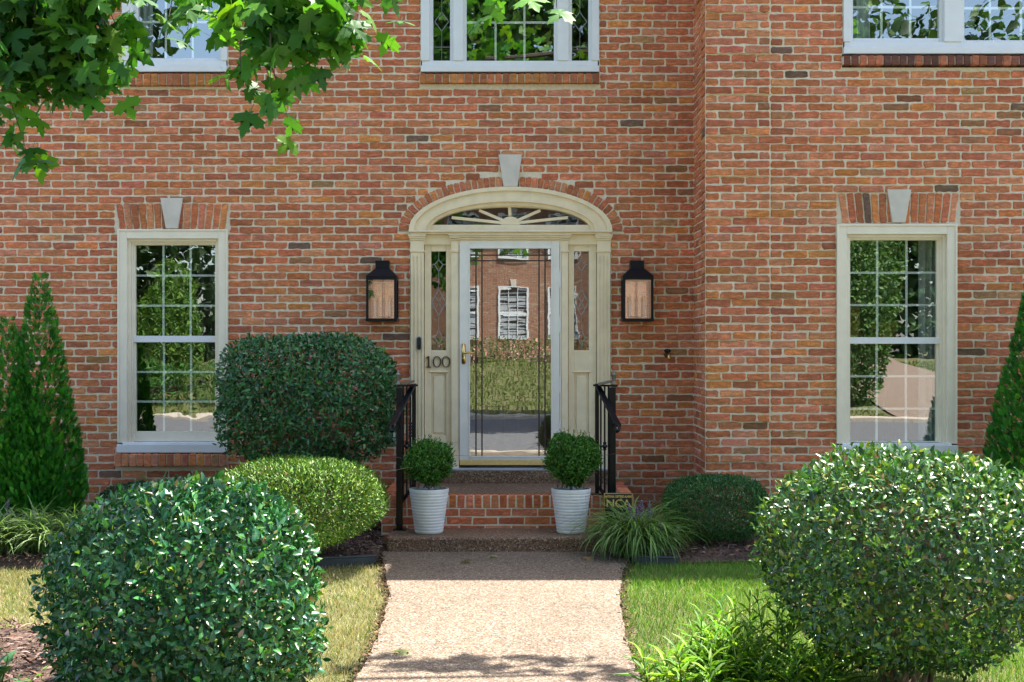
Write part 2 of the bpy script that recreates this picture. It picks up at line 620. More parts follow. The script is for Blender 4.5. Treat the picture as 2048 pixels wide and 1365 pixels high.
def one_brick(mb, P, pts, proud, col, jit=0.0021):
    """pts: outline in the wall's plane (u, v), counter-clockwise; P(u, v, d) -> world. An irregular tumbled brick face."""
    cu = sum(p[0] for p in pts) / len(pts)
    cv = sum(p[1] for p in pts) / len(pts)
    # subdivide the outline, chip the corners
    out = []
    n = len(pts)
    for i in range(n):
        a, b = pts[i], pts[(i + 1) % n]
        L = math.hypot(b[0] - a[0], b[1] - a[1])
        c1, c2 = random.choice([.004, .006, .009, .013]), random.choice([.004, .006, .009, .013])
        k = max(1, int(L / 0.045))
        ts = [min(.4, c1 / L)] + [j / (k + 1) for j in range(1, k + 1)] + [1 - min(.4, c2 / L)]
        for t in ts:
            out.append((a[0] + (b[0] - a[0]) * t + random.gauss(0, jit), a[1] + (b[1] - a[1]) * t + random.gauss(0, jit)))
    m = len(out)
    tu, tv = random.gauss(0, .012), random.gauss(0, .03)
    v = []
    for ins, d in ((0.0, -0.004), (0.0008, proud - 0.0045), (0.0065, proud)):
        for (u, w) in out:
            L = math.hypot(cu - u, cv - w)
            q = ins / max(L, 1e-4)
            uu, vv = u + (cu - u) * q, w + (cv - w) * q
            dd = d
            if ins > 0.0005:
                dd += (uu - cu) * tu * 0.3 + (vv - cv) * tv + random.gauss(0, .0007)
            v.append(P(uu, vv, dd))
    f = []
    for r in range(2):
        for i in range(m):
            j = (i + 1) % m
            f.append((r * m + i, r * m + j, (r + 1) * m + j, (r + 1) * m + i))
    f.append(tuple(2 * m + i for i in range(m)))
    mb.add(v, f, col)


def spans(u0, u1, holes):
    """parts of [u0, u1] not covered by any (a, b) hole"""
    segs = [(u0, u1)]
    for a, b in holes:
        nxt = []
        for s, e in segs:
            if b <= s or a >= e:
                nxt.append((s, e))
            else:
                if a > s: nxt.append((s, a))
                if b < e: nxt.append((b, e))
        segs = nxt
    return segs


def lay_wall(mb, P, u0, u1, v0, v1, holes, proud=0.007, phase=0.0, dark=lambda u, v: 1.0, joint=None, quoin=None, side=1):
    """holes(v) -> list of (a, b). Running-bond courses of tumbled bricks in front of a mortar bed."""
    nrow = int(round((v1 - v0) / COURSE))
    for r in range(nrow):
        va, vb = v0 + r * COURSE, v0 + (r + 1) * COURSE
        vm = (va + vb) / 2
        # mortar bed: three thin bands a course, so openings with curved heads stay closed
        for k in range(3):
            a, b = va + k * COURSE / 3, va + (k + 1) * COURSE / 3
            for s, e in spans(u0, u1, holes((a + b) / 2)):
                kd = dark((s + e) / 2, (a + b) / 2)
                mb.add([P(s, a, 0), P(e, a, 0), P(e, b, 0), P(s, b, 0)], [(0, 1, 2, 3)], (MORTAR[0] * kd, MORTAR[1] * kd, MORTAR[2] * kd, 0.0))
        h = max
        hs = list(holes(va + .25 * COURSE)) + list(holes(vb - .25 * COURSE))
        off = phase + (BRICK_L / 2 if r % 2 else 0) + random.gauss(0, .008)
        segs = spans(u0, u1, hs)
        for s, e in segs:
            cuts = [s]
            k = math.floor((s - off) / BRICK_L) + 1
            while off + k * BRICK_L < e - 0.02:
                c = off + k * BRICK_L + random.gauss(0, .004)
                if c - cuts[-1] > 0.045:
                    cuts.append(c)
                k += 1
            if e - cuts[-1] < 0.045 and len(cuts) > 1:
                cuts.pop()
            cuts.append(e)
            if joint and r % 5 != 4:      # straight joint behind the corner blocks
                cuts = [c for c in cuts if abs(c - joint) > 0.06 or c in (s, e)] + ([joint] if s < joint < e else [])
                cuts.sort()
            for a, b in zip(cuts[:-1], cuts[1:]):
                if b - a < 0.025:
                    continue
                g = 0.0064
                pr = proud + random.gauss(0, .0018)
                if quoin and r % 5 != 4 and (b <= joint + .001 if side > 0 else a >= joint - .001):
                    pr += quoin
                sg = random.gauss(0, .0015)
                pts = [(a + g, va + g + sg + random.gauss(0, .001)), (b - g, va + g + sg + random.gauss(0, .001)), (b - g, vb - g + sg + random.gauss(0, .001)), (a + g, vb - g + sg + random.gauss(0, .001))]
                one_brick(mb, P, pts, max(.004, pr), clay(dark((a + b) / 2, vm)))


YW = -0.765          # front of the projecting wing
XC = 1.620           # its corner
DX = -0.022          # centre line of the door
Z_THR, Z_LAND, Z_STEP = 0.50, 0.38, 0.115
ZTOP = 5.63
ZB = -0.06

house = thing('brick_house', 'red brick house front with cream front door, white windows and a projecting right wing', 'house', (0, 0, 0))


def px_rect(p0, p1, q0, q1, y):
    a, b = wp(p0, q1, y)
    c, d = wp(p1, q0, y)
    return a, c, b, d          # x0, x1, z0, z1


WIN_L = px_rect(237, 456, 460, 905, 0)
LINT_L = px_rect(231, 459, 413, 459.5, 0)
SILL_L = px_rect(232, 456, 905, 932, 0)
UP_L = (wx(245, 0), wx(455, 0), wz(145, 0), 5.50)
UPSILL_L = px_rect(244, 456, 147, 174, 0)
UP_C = (wx(842, 0), wx(1198, 0), wz(145, 0), 5.50)
UPSILL_C = px_rect(840, 1199, 147, 169, 0)
WIN_R = px_rect(1673, 1912, 450, 908, YW)
LINT_R = px_rect(1675, 1919, 397, 447, YW)
SILL_R = px_rect(1670, 1914, 908, 934, YW)
UP_R = (wx(1686, YW), wx(2160, YW), wz(109, YW), 5.45)
UPSILL_R = px_rect(1684, 2162, 111, 133, YW)
DOOR_X0, DOOR_X1 = wx(821, 0), wx(1221, 0)
Z_SPR = wz(462, 0)
ARC_A, ARC_B = (DOOR_X1 - DOOR_X0) / 2 + 0.012, wz(375, 0) - Z_SPR
DXC = (DOOR_X0 + DOOR_X1) / 2
RING_T = 0.095




def snap_up(r):
    return (r[0], r[1], r[2], ZB + math.ceil((r[3] - .02 - ZB) / COURSE) * COURSE)


LINT_L, LINT_R = snap_up(LINT_L), snap_up(LINT_R)


def main_holes(v):
    h = []
    for r in (WIN_L, LINT_L, SILL_L, UP_L, UPSILL_L, UP_C, UPSILL_C):
        if r[2] - .004 < v < r[3] + .004:
            h.append((r[0], r[1]))
    if v < Z_SPR:
        if v > 0.3:
            h.append((DOOR_X0, DOOR_X1))
    else:
        q = (v - Z_SPR) / (ARC_B + RING_T)
        if q < 1:
            w = (ARC_A + RING_T) * math.sqrt(1 - q * q)
            h.append((DXC - w, DXC + w))
    return h


def wing_holes(v):
    h = []
    for r in (WIN_R, LINT_R, SILL_R, UP_R, UPSILL_R):
        if r[2] - .004 < v < r[3] + .004:
            h.append((r[0], r[1]))
    return h


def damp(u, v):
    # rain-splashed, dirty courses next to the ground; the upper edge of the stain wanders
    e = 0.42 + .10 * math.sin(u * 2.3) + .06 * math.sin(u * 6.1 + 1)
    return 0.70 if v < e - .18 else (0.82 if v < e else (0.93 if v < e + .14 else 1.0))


P_main = lambda u, v, d: (u, -d, v)
P_wing = lambda u, v, d: (u, YW - d, v)
P_ret = lambda u, v, d: (XC - d, -u, v)      # u runs from the inner corner towards the viewer

mb = MB()
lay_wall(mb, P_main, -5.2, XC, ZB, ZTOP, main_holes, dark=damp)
mb.build('main_wall', M['brick'], house)
mb = MB()
JOINT = wx(1540, YW)
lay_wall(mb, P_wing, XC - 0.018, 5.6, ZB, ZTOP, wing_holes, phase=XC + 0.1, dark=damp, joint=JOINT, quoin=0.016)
for r in range(int(round((ZTOP - ZB) / COURSE))):      # mortar core of the corner blocks
    if r % 5 == 0:
        mb.box(XC - .008, JOINT, YW - .016, YW + .21, ZB + r * COURSE + .004, ZB + (r + 4) * COURSE - .004, MORTAR)
mb.build('wing_wall', M['brick'], house)
mb = MB()
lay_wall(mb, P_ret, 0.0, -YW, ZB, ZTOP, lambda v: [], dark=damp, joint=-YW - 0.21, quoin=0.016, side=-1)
mb.build('return_wall', M['brick'], house)


def brick_row(P, x0, x1, z0, z1, n, name, tint=1.0, splay=0.0, cut=None, proud=0.02, shade=None):
    """a row of upright bricks; splay leans them like a jack arch; cut=(xa, xb) leaves a keystone gap"""
    b = MB()
    b.add([P(x0, z0, 0.001), P(x1, z0, 0.001), P(x1, z1, 0.001), P(x0, z1, 0.001)], [(0, 1, 2, 3)], tuple(c * .92 for c in MORTAR[:3]) + (0.0,))
    xm = (x0 + x1) / 2
    w = (x1 - x0) / n
    for i in range(n):
        a, e = x0 + i * w, x0 + (i + 1) * w
        sa = splay * (a - xm) / (x1 - xm) if splay else 0
        se = splay * (e - xm) / (x1 - xm) if splay else 0
        g = 0.0050
        pts = [(a + g - sa, z0 + g * .6), (e - g - se, z0 + g * .6), (e - g + sa * 0, z1 - g * .6), (a + g, z1 - g * .6)]
        if cut and pts[0][0] < cut[1] and pts[1][0] > cut[0]:
            if pts[0][0] < cut[0] < pts[1][0] and cut[0] - pts[0][0] > .02:
                pts[1] = (cut[0] - .003, pts[1][1]); pts[2] = (min(pts[2][0], cut[0] - .012), pts[2][1])
            elif pts[0][0] < cut[1] < pts[1][0] and pts[1][0] - cut[1] > .02:
                pts[0] = (cut[1] + .003, pts[0][1]); pts[3] = (max(pts[3][0], cut[1] + .012), pts[3][1])
            else:
                continue
        c = clay(tint)
        if shade:
            c = shade()
        one_brick(b, P, pts, proud + random.gauss(0, .002), c)
    return b.build(name, M['brick'], house)


brick_row(P_main, *LINT_L, 15, 'window_lintel', splay=0.035, proud=0.008)
brick_row(P_wing, *LINT_R, 15, 'window_lintel', splay=0.035, proud=0.008)


def brick_sill(Pd, r, n, proj, yw, shade=None, slope=0.012):
    """rowlock sill that sticks out of the wall, its top sloping a little"""
    x0, x1, z0, z1 = r
    b = MB()
    b.box(x0, x1, yw - proj + .013, yw + .02, z0 + .008, z1 - .016, MORTAR[:3] + (0.0,))
    w = (x1 - x0) / n
    for i in range(n):
        a, e = x0 + i * w + .0045, x0 + (i + 1) * w - .0045
        j = lambda: random.gauss(0, .0018)
        c = shade() if shade else clay()
        yf = yw - proj + j() * 1.5
        v = [(a + j(), yf, z0 + j()), (e + j(), yf, z0 + j()), (e + j(), yf + .002, z1 - slope + j()), (a + j(), yf + .002, z1 - slope + j()),
             (a, yw + .03, z0), (e, yw + .03, z0), (e, yw + .03, z1), (a, yw + .03, z1)]
        b.add(v, [(0, 1, 2, 3), (3, 2, 6, 7), (1, 5, 6, 2), (0, 3, 7, 4), (0, 4, 5, 1)], c)
    o = b.build('brick_sill', M['brick'], house)
    md = o.modifiers.new('bevel', 'BEVEL')
    md.width = .005
    md.segments = 2
    md.limit_method = 'ANGLE'
    return o


def orange():
    k = random.gauss(1, .12)
    c = random.choice([(0.42, 0.16, 0.055), (0.40, 0.14, 0.06), (0.46, 0.19, 0.06), (0.33, 0.12, 0.06)])
    return (c[0] * k, c[1] * k, c[2] * k, 1.0)


def plum():
    k = random.gauss(1, .15)
    c = random.choice([(0.15, 0.062, 0.048), (0.13, 0.06, 0.05), (0.20, 0.075, 0.05), (0.38, 0.13, 0.07)])
    return (c[0] * k, c[1] * k, c[2] * k, 1.0)


brick_sill(P_main, SILL_L, 15, 0.065, 0)
brick_sill(P_main, UPSILL_L, 14, 0.05, 0, orange)
brick_sill(P_main, UPSILL_C, 24, 0.05, 0, orange)
brick_sill(P_wing, SILL_R, 15, 0.065, YW)
brick_sill(P_wing, UPSILL_R, 30, 0.05, YW, plum)

# keystones
for (a, b_, c, d, e, f_, y) in ((322, 367, 333, 357, 397, 458, 0), (1773, 1821, 1783, 1809, 380, 446, YW), (997, 1044, 1007, 1035, 310, 374, 0)):
    q = MB()
    q.prism([(wx(c, y), wz(f_, y)), (wx(d, y), wz(f_, y)), (wx(b_, y), wz(e, y)), (wx(a, y), wz(e, y))], y - 0.028, y + .01)
    q.build('keystone', M['limestone'], house, bevel=0.004)

# brick ring of the door arch
ring = MB()


def ell(a, b, t): return (DXC + a * math.cos(t), Z_SPR + b * math.sin(t))


NR = 41
arc = [math.pi * i / 400 for i in range(401)]
pts_o = [ell(ARC_A + RING_T + .012, ARC_B + RING_T + .012, t) for t in arc]
pts_i = [ell(ARC_A - .01, ARC_B - .01, t) for t in arc]
ring.ring(pts_o, pts_i, -0.001, 0.05)
ring.c = [MORTAR[:3] + (0.0,)] * len(ring.v)
mid = [ell(ARC_A + RING_T / 2, ARC_B + RING_T / 2, t) for t in arc]
cum = [0]
for i in range(400):
    cum.append(cum[-1] + math.hypot(mid[i + 1][0] - mid[i][0], mid[i + 1][1] - mid[i][1]))


def arc_t(s):
    for i in range(400):
        if cum[i + 1] >= s:
            k = (s - cum[i]) / (cum[i + 1] - cum[i])
            return arc[i] + (arc[i + 1] - arc[i]) * k
    return math.pi


def nrm(t, off):
    """point off metres outside the cream arch, measured square to it"""
    x, z = ell(ARC_A, ARC_B, t)
    nx, nz = math.cos(t) / ARC_A, math.sin(t) / ARC_B
    L = math.hypot(nx, nz)
    return (x + nx / L * off, z + nz / L * off)


for i in range(NR):
    t0, t1 = arc_t(cum[-1] * i / NR), arc_t(cum[-1] * (i + 1) / NR)
    g = 0.08 * (t1 - t0)
    t0, t1 = t0 + g, t1 - g
    if abs((t0 + t1) / 2 - math.pi / 2) < 0.045:
        continue
    one_brick(ring, P_main, [nrm(t0, .004), nrm(t0, RING_T), nrm(t1, RING_T), nrm(t1, .004)], 0.012 + random.gauss(0, .002), clay())
ring.build('door_arch', M['brick'], house)

# the shell behind the front: side and back walls, eaves, roof, floors
b = MB()
b.box(-5.2, -5.05, 0.12, 7.0, ZB, 6.0)
b.box(5.45, 5.6, YW + .12, 7.0, ZB, 6.0)
b.box(-5.05, 5.45, 6.85, 7.0, ZB, 6.0)
b.build('side_wall', M['far_brick'], house)
b = MB()
b.box(-5.2, XC, 0.0, 0.3, ZTOP, 6.0)
b.box(XC, 5.6, YW, YW + .3, ZTOP, 6.0)
b.build('frieze_board', M['white'], house)
b = MB()
b.box(-5.6, XC - .3, -0.40, 7.3, 6.0, 6.2)
b.box(XC - .3, 6.0, YW - 0.30, 7.3, 6.002, 6.202)
b.build('eave', M['white'], house)
b = MB()
b.add([(-5.6, -.4, 6.21), (XC - .3, -.4, 6.21), (XC - .3, 7.3, 6.21), (-5.6, 7.3, 6.21), (-5.0, 3.4, 8.2), (XC, 3.4, 8.2)], [(0, 1, 5, 4), (2, 3, 4, 5), (3, 0, 4), (1, 2, 5)])
b.add([(XC - .3, YW - .3, 6.22), (6.0, YW - .3, 6.22), (6.0, 7.3, 6.22), (XC - .3, 7.3, 6.22), (3.6, 3.4, 8.2)], [(0, 1, 4), (1, 2, 4), (2, 3, 4), (3, 0, 4)])
b.build('roof', M['roof'], house)
b = MB()
b.box(-5.05, 5.45, 0.3, 6.85, 2.95, 3.15)
b.box(-5.05, 5.45, 0.3, 6.85, 5.9, 5.98)
b.box(-1.75, -1.65, 0.3, 6.85, ZB, 5.9)
b.box(1.65, 1.75, -.45, 6.85, ZB, 5.9)
b.box(-5.05, 5.45, 4.2, 4.3, ZB, 5.9)
b.build('interior_wall', M['interior'], house)
b = MB()
b.box(-5.05, 5.45, 0.12, 6.85, 0.36, 0.46)
b.box(1.75, 5.45, YW + .14, 0.12, 0.36, 0.46)
b.build('interior_floor', M['wood_floor'], house)


# ------------------------------------------------------------------ windows of the house
def frame_rect(b, x0, x1, z0, z1, wl, wr, wt, wb, y0, y1):
    """four butted boards round an opening"""
    b.box(x0, x0 + wl, y0, y1, z0, z1)
    b.box(x1 - wr, x1, y0, y1, z0, z1)
    if wt: b.box(x0 + wl, x1 - wr, y0, y1, z1 - wt, z1)
    if wb: b.box(x0 + wl, x1 - wr, y0, y1, z0, z0 + wb)


def grid_bars(x0, x1, z0, z1, nx, nz, y, w=0.018, d=0.012):
    b = MB()
    xs = [x0 + (x1 - x0) * i / nx for i in range(1, nx)]
    zs = [z0 + (z1 - z0) * i / nz for i in range(1, nz)]
    for z in zs:
        b.box(x0, x1, y, y + d, z - w / 2, z + w / 2)
    ed = [z0] + zs + [z1]
    for x in xs:
        for k in range(len(ed) - 1):
            b.box(x - w / 2, x + w / 2, y + .001, y + d - .001, ed[k] + (w / 2 if k else 0), ed[k + 1] - (w / 2 if k < len(ed) - 2 else 0))
    return b


def pane(x0, x1, z0, z1, y, mat, parent):
    b = MB()
    b.add([(x0, y, z0), (x1, y, z0), (x1, y, z1), (x0, y, z1)], [(0, 1, 2, 3)])
    return b.build('pane', mat, parent)


def double_hung(rect, yw, gx0, gx1, top, meet0, meet1, bot, mat, g1, g2):
    """casing + two sashes with 3 x 3 grilles; gx, top, meet, bot are photo pixels of the glass"""
    x0, x1, z0, z1 = rect
    w = MB()
    cw = 0.080
    zs = z0 + 0.085
    frame_rect(w, x0, x1, zs, z1, cw, cw, cw, 0, yw - 0.022, yw + 0.11)
    frame_rect(w, x0 - .003, x1 + .003, zs + .001, z1 + .003, .016, .016, .016, 0, yw - 0.030, yw - 0.0221)
    frame_rect(w, x0 + cw, x1 - cw, zs, z1 - cw, .026, .026, .026, 0, yw + 0.012, yw + 0.12)
    frame_rect(w, x0 + cw + .026, x1 - cw - .026, zs, z1 - cw - .026, .016, .016, .016, 0, yw + 0.030, yw + 0.12)
    win = w.build('window', mat, house, bevel=0.003)
    s = MB()
    s.box(x0 - .002, x1 + .002, yw - 0.05, yw + .12, z0, zs - .012)
    s.box(x0 + cw * .55, x1 - cw * .55, yw - 0.03, yw + .12, zs - .012, zs + .003)
    s.build('sill', M['white'], win, bevel=0.004)
    xa, xb = wx(gx0, yw), wx(gx1, yw)
    zt, za, zb, zc = wz(top, yw), wz(meet0, yw), wz(meet1, yw), wz(bot, yw)
    u = MB()
    frame_rect(u, xa - .034, xb + .034, za - .05, zt + .034, .034, .034, .034, .05, yw + .046, yw + .085)
    up = u.build('sash', mat, win, bevel=0.0025)
    u = MB()
    frame_rect(u, xa - .034, xb + .034, zs + .006, za - .052, .034, .034, .0, zc - zs - .006, yw + .060, yw + .100)
    u.build('sash', mat, win, bevel=0.0025)
    u = MB()
    u.box(xa - .034, xb + .034, yw + .040, yw + .0455, zb, za)
    u.build('meeting_rail', M['white'], win, bevel=0.002)
    pane(xa, xb, za, zt, yw + .062, g1, win)
    pane(xa, xb, zc, zb, yw + .078, g2, win)
    grid_bars(xa, xb, za, zt, 3, 3, yw + .066).build('muntin', M['muntin'], win)
    grid_bars(xa, xb, zc, zb, 3, 3, yw + .082).build('muntin', M['muntin'], win)
    return win


wl = double_hung(WIN_L, 0, 268, 432, 490, 672, 685, 864, M['ivory'], M['glass_wavy'], M['glass_wavy'])
wr = double_hung(WIN_R, YW, 1700, 1877, 480, 675, 688, 884, M['ivory'], M['glass'], M['glass'])


def casement(rect, yw, lights, name='window'):
    """fixed upper window: white frame and one or more (gx0, gx1, gz0px, muntin columns, row pixel list)"""
    x0, x1, z0, z1 = rect
    b = MB()
    b.box(x0, x1, yw - .028, yw + .11, z0, z0 + .055)
    b.box(x0 + .01, x1 - .01, yw - .012, yw + .11, z0 + .0551, z0 + .10)
    b.box(x0, x1, yw - .024, yw + .11, z1 - .08, z1)
    edges = [x0]
    for L in lights:
        edges += [wx(L[0], yw), wx(L[1], yw)]
    edges.append(x1)
    for i in range(0, len(edges), 2):
        a, e = edges[i], edges[i + 1]
        if i == 0: e -= .030
        elif i == len(edges) - 2: a += .030
        else: a += .030; e -= .030
        b.box(a, e, yw - .022, yw + .11, z0 + .1001, z1 - .0801)
    win = b.build(name, M['white'], house, bevel=0.004)
    for L in lights:
        a, e, zb = wx(L[0], yw), wx(L[1], yw), wz(L[2], yw)
        s = MB()
        frame_rect(s, a - .032, e + .032, z0 + .102, z1 - .09, .032, .032, .04, zb - z0 - .102, yw + .014, yw + .07)
        s.build('sash', M['white'], win, bevel=0.0025)
        pane(a, e, zb, z1 - .13, yw + .04, L[4], win)
        if L[3]:
            xs = [wx(p, yw) for p in L[3][0]]
            zs = [wz(p, yw) for p in L[3][1]]
            g = MB()
            for z in zs:
                g.box(a, e, yw + .044, yw + .054, z - .010, z + .010)
            ed = [zb] + sorted(zs) + [z1 - .13]
            for x in xs:
                for k in range(len(ed) - 1):
                    g.box(x - .009, x + .009, yw + .045, yw + .053, ed[k] + (.01 if k else 0), ed[k + 1] - (.01 if k < len(ed) - 2 else 0))
            g.build('muntin', M['muntin'], win)
    return win


casement(UP_L, 0, [(275, 437, 116, ([329, 383], [42, -32]), M['glass'])])
win_c = casement(UP_C, 0, [(866, 900, 121, None, M['glass_side']), (933, 1108, 122, ([991, 1049], [43, -36]), M['glass']), (1144, 1177, 121, None, M['glass_side'])])
casement(UP_R, YW, [(1707, 1880, 76, ([1766, 1824], [12, -54]), M['glass_wavy']), (1930, 2118, 80, ([1984, 2046], [14, -54]), M['glass'])])


def came(b, pts, y, r):
    for p, q in zip(pts[:-1], pts[1:]):
        b.bar((p[0], y, p[1]), (q[0], y, q[1]), r * 1.2, r * 2)


# leaded diamonds in the narrow lights of the middle upper window
for cxp in (883, 1160):
    b = MB()
    cx, cz = wx(cxp, 0), wz(42, 0)
    dw, dh = 14 / 225, 19 / 225
    came(b, [(cx, cz + dh), (cx + dw, cz), (cx, cz - dh), (cx - dw, cz), (cx, cz + dh)], .032, .0035)
    came(b, [(cx, cz - dh), (cx, wz(120, 0))], .032, .003)
    came(b, [(cx, cz + dh), (cx, 5.3)], .032, .003)
    zc = wz(93, 0)
    came(b, [(cx - .075, zc), (cx + .075, zc)], .032, .003)
    b.build('leading', M['lead'], win_c)

# ------------------------------------------------------------------ front door surround
D0 = 0.0
sur = MB()
# arch moulding, three steps
arc2 = [math.pi * i / 96 for i in range(97)]


def band(a0, b0, a1, b1, y0, y1, bb=sur):
    bb.ring([(DXC + a0 * math.cos(t), Z_SPR + b0 * math.sin(t)) for t in arc2], [(DXC + a1 * math.cos(t), Z_SPR + b1 * math.sin(t)) for t in arc2], y0, y1)


A, B_ = ARC_A, ARC_B
band(A, B_, A - .045, B_ - .035, -.052, .08)
band(A - .0452, B_ - .0352, A - .13, B_ - .115, -.034, .08)
band(A - .1302, B_ - .1152, A - .15, B_ - .132, -.046, .08)
band(A - .1502, B_ - .1322, A - .185, B_ - .165, -.018, .08)
GA, GB = 0.690, 0.158
ZF = wz(450, 0)
b2 = [(DXC + (A - .1852) * math.cos(t), Z_SPR + (B_ - .1652) * math.sin(t)) for t in arc2]
b3 = [(DXC + GA * math.cos(t), ZF + GB * math.sin(t)) for t in arc2]
sur.ring(b2, b3, .004, .08)
sur.box(DXC - A + .16, DXC + A - .16, .002, .08, Z_SPR + .001, ZF - .0005)
surround = sur.build('door_surround', M['cream'], house)
# entablature
e = MB()
zE0 = wz(486, 0)
e.box(DOOR_X0 - .012, DOOR_X1 + .012, -.075, .1, wz(466, 0), Z_SPR - .001)
e.box(DOOR_X0 + .004, DOOR_X1 - .004, -.055, .1, wz(470, 0), wz(466, 0) - .0005)
e.box(DOOR_X0 + .12, DOOR_X1 - .12, -.014, .1, wz(490, 0), wz(470, 0) - .0005)
cx0, cx1 = wx(897, 0), wx(1143, 0)
e.box(cx0, cx1, -.062, -.0145, wz(472.5, 0), wz(470, 0) - .0008)
e.box(cx0 + .006, cx1 - .006, -.050, -.0145, wz(476, 0), wz(472.5, 0) - .0005)
e.box(cx0 + .014, cx1 - .014, -.036, -.0145, wz(480, 0), wz(476, 0) - .0005)
e.build('entablature', M['cream'], surround, bevel=0.003)


def pilaster(p0, p1, y0, cap=True, flute=True):
    b = MB()
    x0, x1 = wx(p0, 0), wx(p1, 0)
    zb = Z_THR - .01
    ztop = wz(470, 0) - .001
    b.box(x0, x1, y0, .08, zb + .16, wz(505, 0))
    if flute:
        n = 3
        w = (x1 - x0) / (2 * n + 1)
        for k in range(n + 1):
            b.box(x0 + (2 * k) * w, x0 + (2 * k + 1) * w, y0 - .009, y0 - .0002, zb + .20, wz(512, 0))
    b.box(x0 - .006, x1 + .006, y0 - .012, .08, wz(505, 0) + .0003, wz(501, 0))
    b.box(x0 - .002, x1 + .002, y0 - .004, .08, wz(501, 0) + .0003, wz(482, 0))
    b.box(x0 - .008, x1 + .008, y0 - .014, .08, wz(482, 0) + .0003, wz(478, 0))
    b.box(x0 - .015, x1 + .015, y0 - .024, .08, wz(478, 0) + .0003, wz(474, 0))
    b.box(x0 - .021, x1 + .021, y0 - .032, .08, wz(474, 0) + .0003, ztop)
    b.box(x0 - .006, x1 + .006, y0 - .012, .08, zb, zb + .1597)
    return b.build('pilaster', M['cream'], surround, bevel=0.002)


pilaster(822, 848, -.030)
pilaster(1194, 1220, -.030)
pilaster(903, 916, -.022, flute=False)
pilaster(1123, 1136, -.022, flute=False)


def side_panel(p0, p1, g0, g1):
    """sidelight: frame with tall glass above a raised panel"""
    x0, x1 = wx(p0, 0), wx(p1, 0)
    a, e_ = wx(g0, 0), wx(g1, 0)
    z0, z1 = Z_THR - .01, wz(489, 0)
    gz0, gz1 = wz(701, 0), wz(503, 0)
    b = MB()
    y0, y1 = .012, .075
    b.box(x0, a, y0, y1, z0, z1)
    b.box(e_, x1, y0, y1, z0, z1)
    b.box(a + .0003, e_ - .0003, y0, y1, gz1, z1)
    pz1, pz0 = wz(746, 0), wz(872, 0)
    b.box(a + .0003, e_ - .0003, y0, y1, pz1, gz0)
    b.box(a + .0003, e_ - .0003, y0, y1, z0, pz0)
    b.box(a + .0005, e_ - .0005, y0 + .018, y1, pz0 + .0003, pz1 - .0003)
    sd = b.build('side_panel', M['cream'], surround, bevel=0.003)
    b = MB()
    b.box(a + .022, e_ - .022, y0 + .006, y0 + .0178, pz0 + .025, pz1 - .03)
    b.box(a - .02, e_ + .02, y0 - .010, y0 - .0003, pz1 + .002, pz1 + .014)
    b.build('raised_panel', M['cream'], surround, bevel=0.006)
    pane(a, e_, gz0, gz1, .04, M['glass_side'], surround)
    c = MB()
    cx = (a + e_) / 2
    hw = (e_ - a) / 2
    zs = lambda p: wz(p, 0)
    y = .034
    d1 = [(cx, zs(520)), (cx + hw * .55, zs(529)), (cx, zs(543)), (cx - hw * .55, zs(529)), (cx, zs(520))]
    came(c, d1, y, .0042)
    came(c, [(cx, zs(503)), (cx, zs(520))], y, .0038)
    came(c, [(cx - hw, zs(529)), (cx - hw * .55, zs(529))], y, .0038)
    came(c, [(cx + hw * .55, zs(529)), (cx + hw, zs(529))], y, .0038)
    came(c, [(cx, zs(543)), (cx, zs(579))], y, .0038)
    big = [(cx, zs(579)), (cx + hw * .95, zs(605)), (cx, zs(631)), (cx - hw * .95, zs(605)), (cx, zs(579))]
    came(c, big, y, .0046)
    came(c, [(cx - hw * .48, zs(592)), (cx + hw * .48, zs(618))], y, .0038)
    came(c, [(cx + hw * .48, zs(592)), (cx - hw * .48, zs(618))], y, .0038)
    came(c, [(cx, zs(631)), (cx, zs(661))], y, .0038)
    d2 = [(cx, zs(661)), (cx + hw * .5, zs(675)), (cx, zs(690)), (cx - hw * .5, zs(675)), (cx, zs(661))]
    came(c, d2, y, .0044)
    came(c, [(cx - hw, zs(675)), (cx - hw * .5, zs(675))], y, .0038)
    came(c, [(cx + hw * .5, zs(675)), (cx + hw, zs(675))], y, .0038)
    came(c, [(cx, zs(690)), (cx, zs(701))], y, .0038)
    c.build('leading', M['lead'], surround)


side_panel(849, 904, 862, 892)
side_panel(1137, 1193, 1148, 1178)

# fanlight
fan = MB()
yf = .03
hub = [(DXC + .085 * math.cos(t), ZF + .001 + .075 * math.sin(t)) for t in [math.pi * i / 16 for i in range(17)]]
fan.prism(hub[::-1], yf - .018, yf + .03)
for pxx, pyy in ((1019, 414), (958, 420.5), (903, 435), (1081, 420.5), (1136, 435)):
    p = Vector((wx(pxx, 0) , yf, wz(pyy, 0)))
    c = Vector((DXC, yf, ZF + .012))
    d = (p - c).normalized()
    fan.bar(c + d * .07, p, .028, .026)
fan.build('fanlight_bars', M['cream'], surround, bevel=.003)
g = MB()
gp = [(DXC + (GA + .01) * math.cos(t), .052, ZF - .005 + (GB + .012) * math.sin(t)) for t in arc2]
g.add(gp, [tuple(range(len(gp)))])
g.build('fanlight_glass', M['glass_side'], surround)

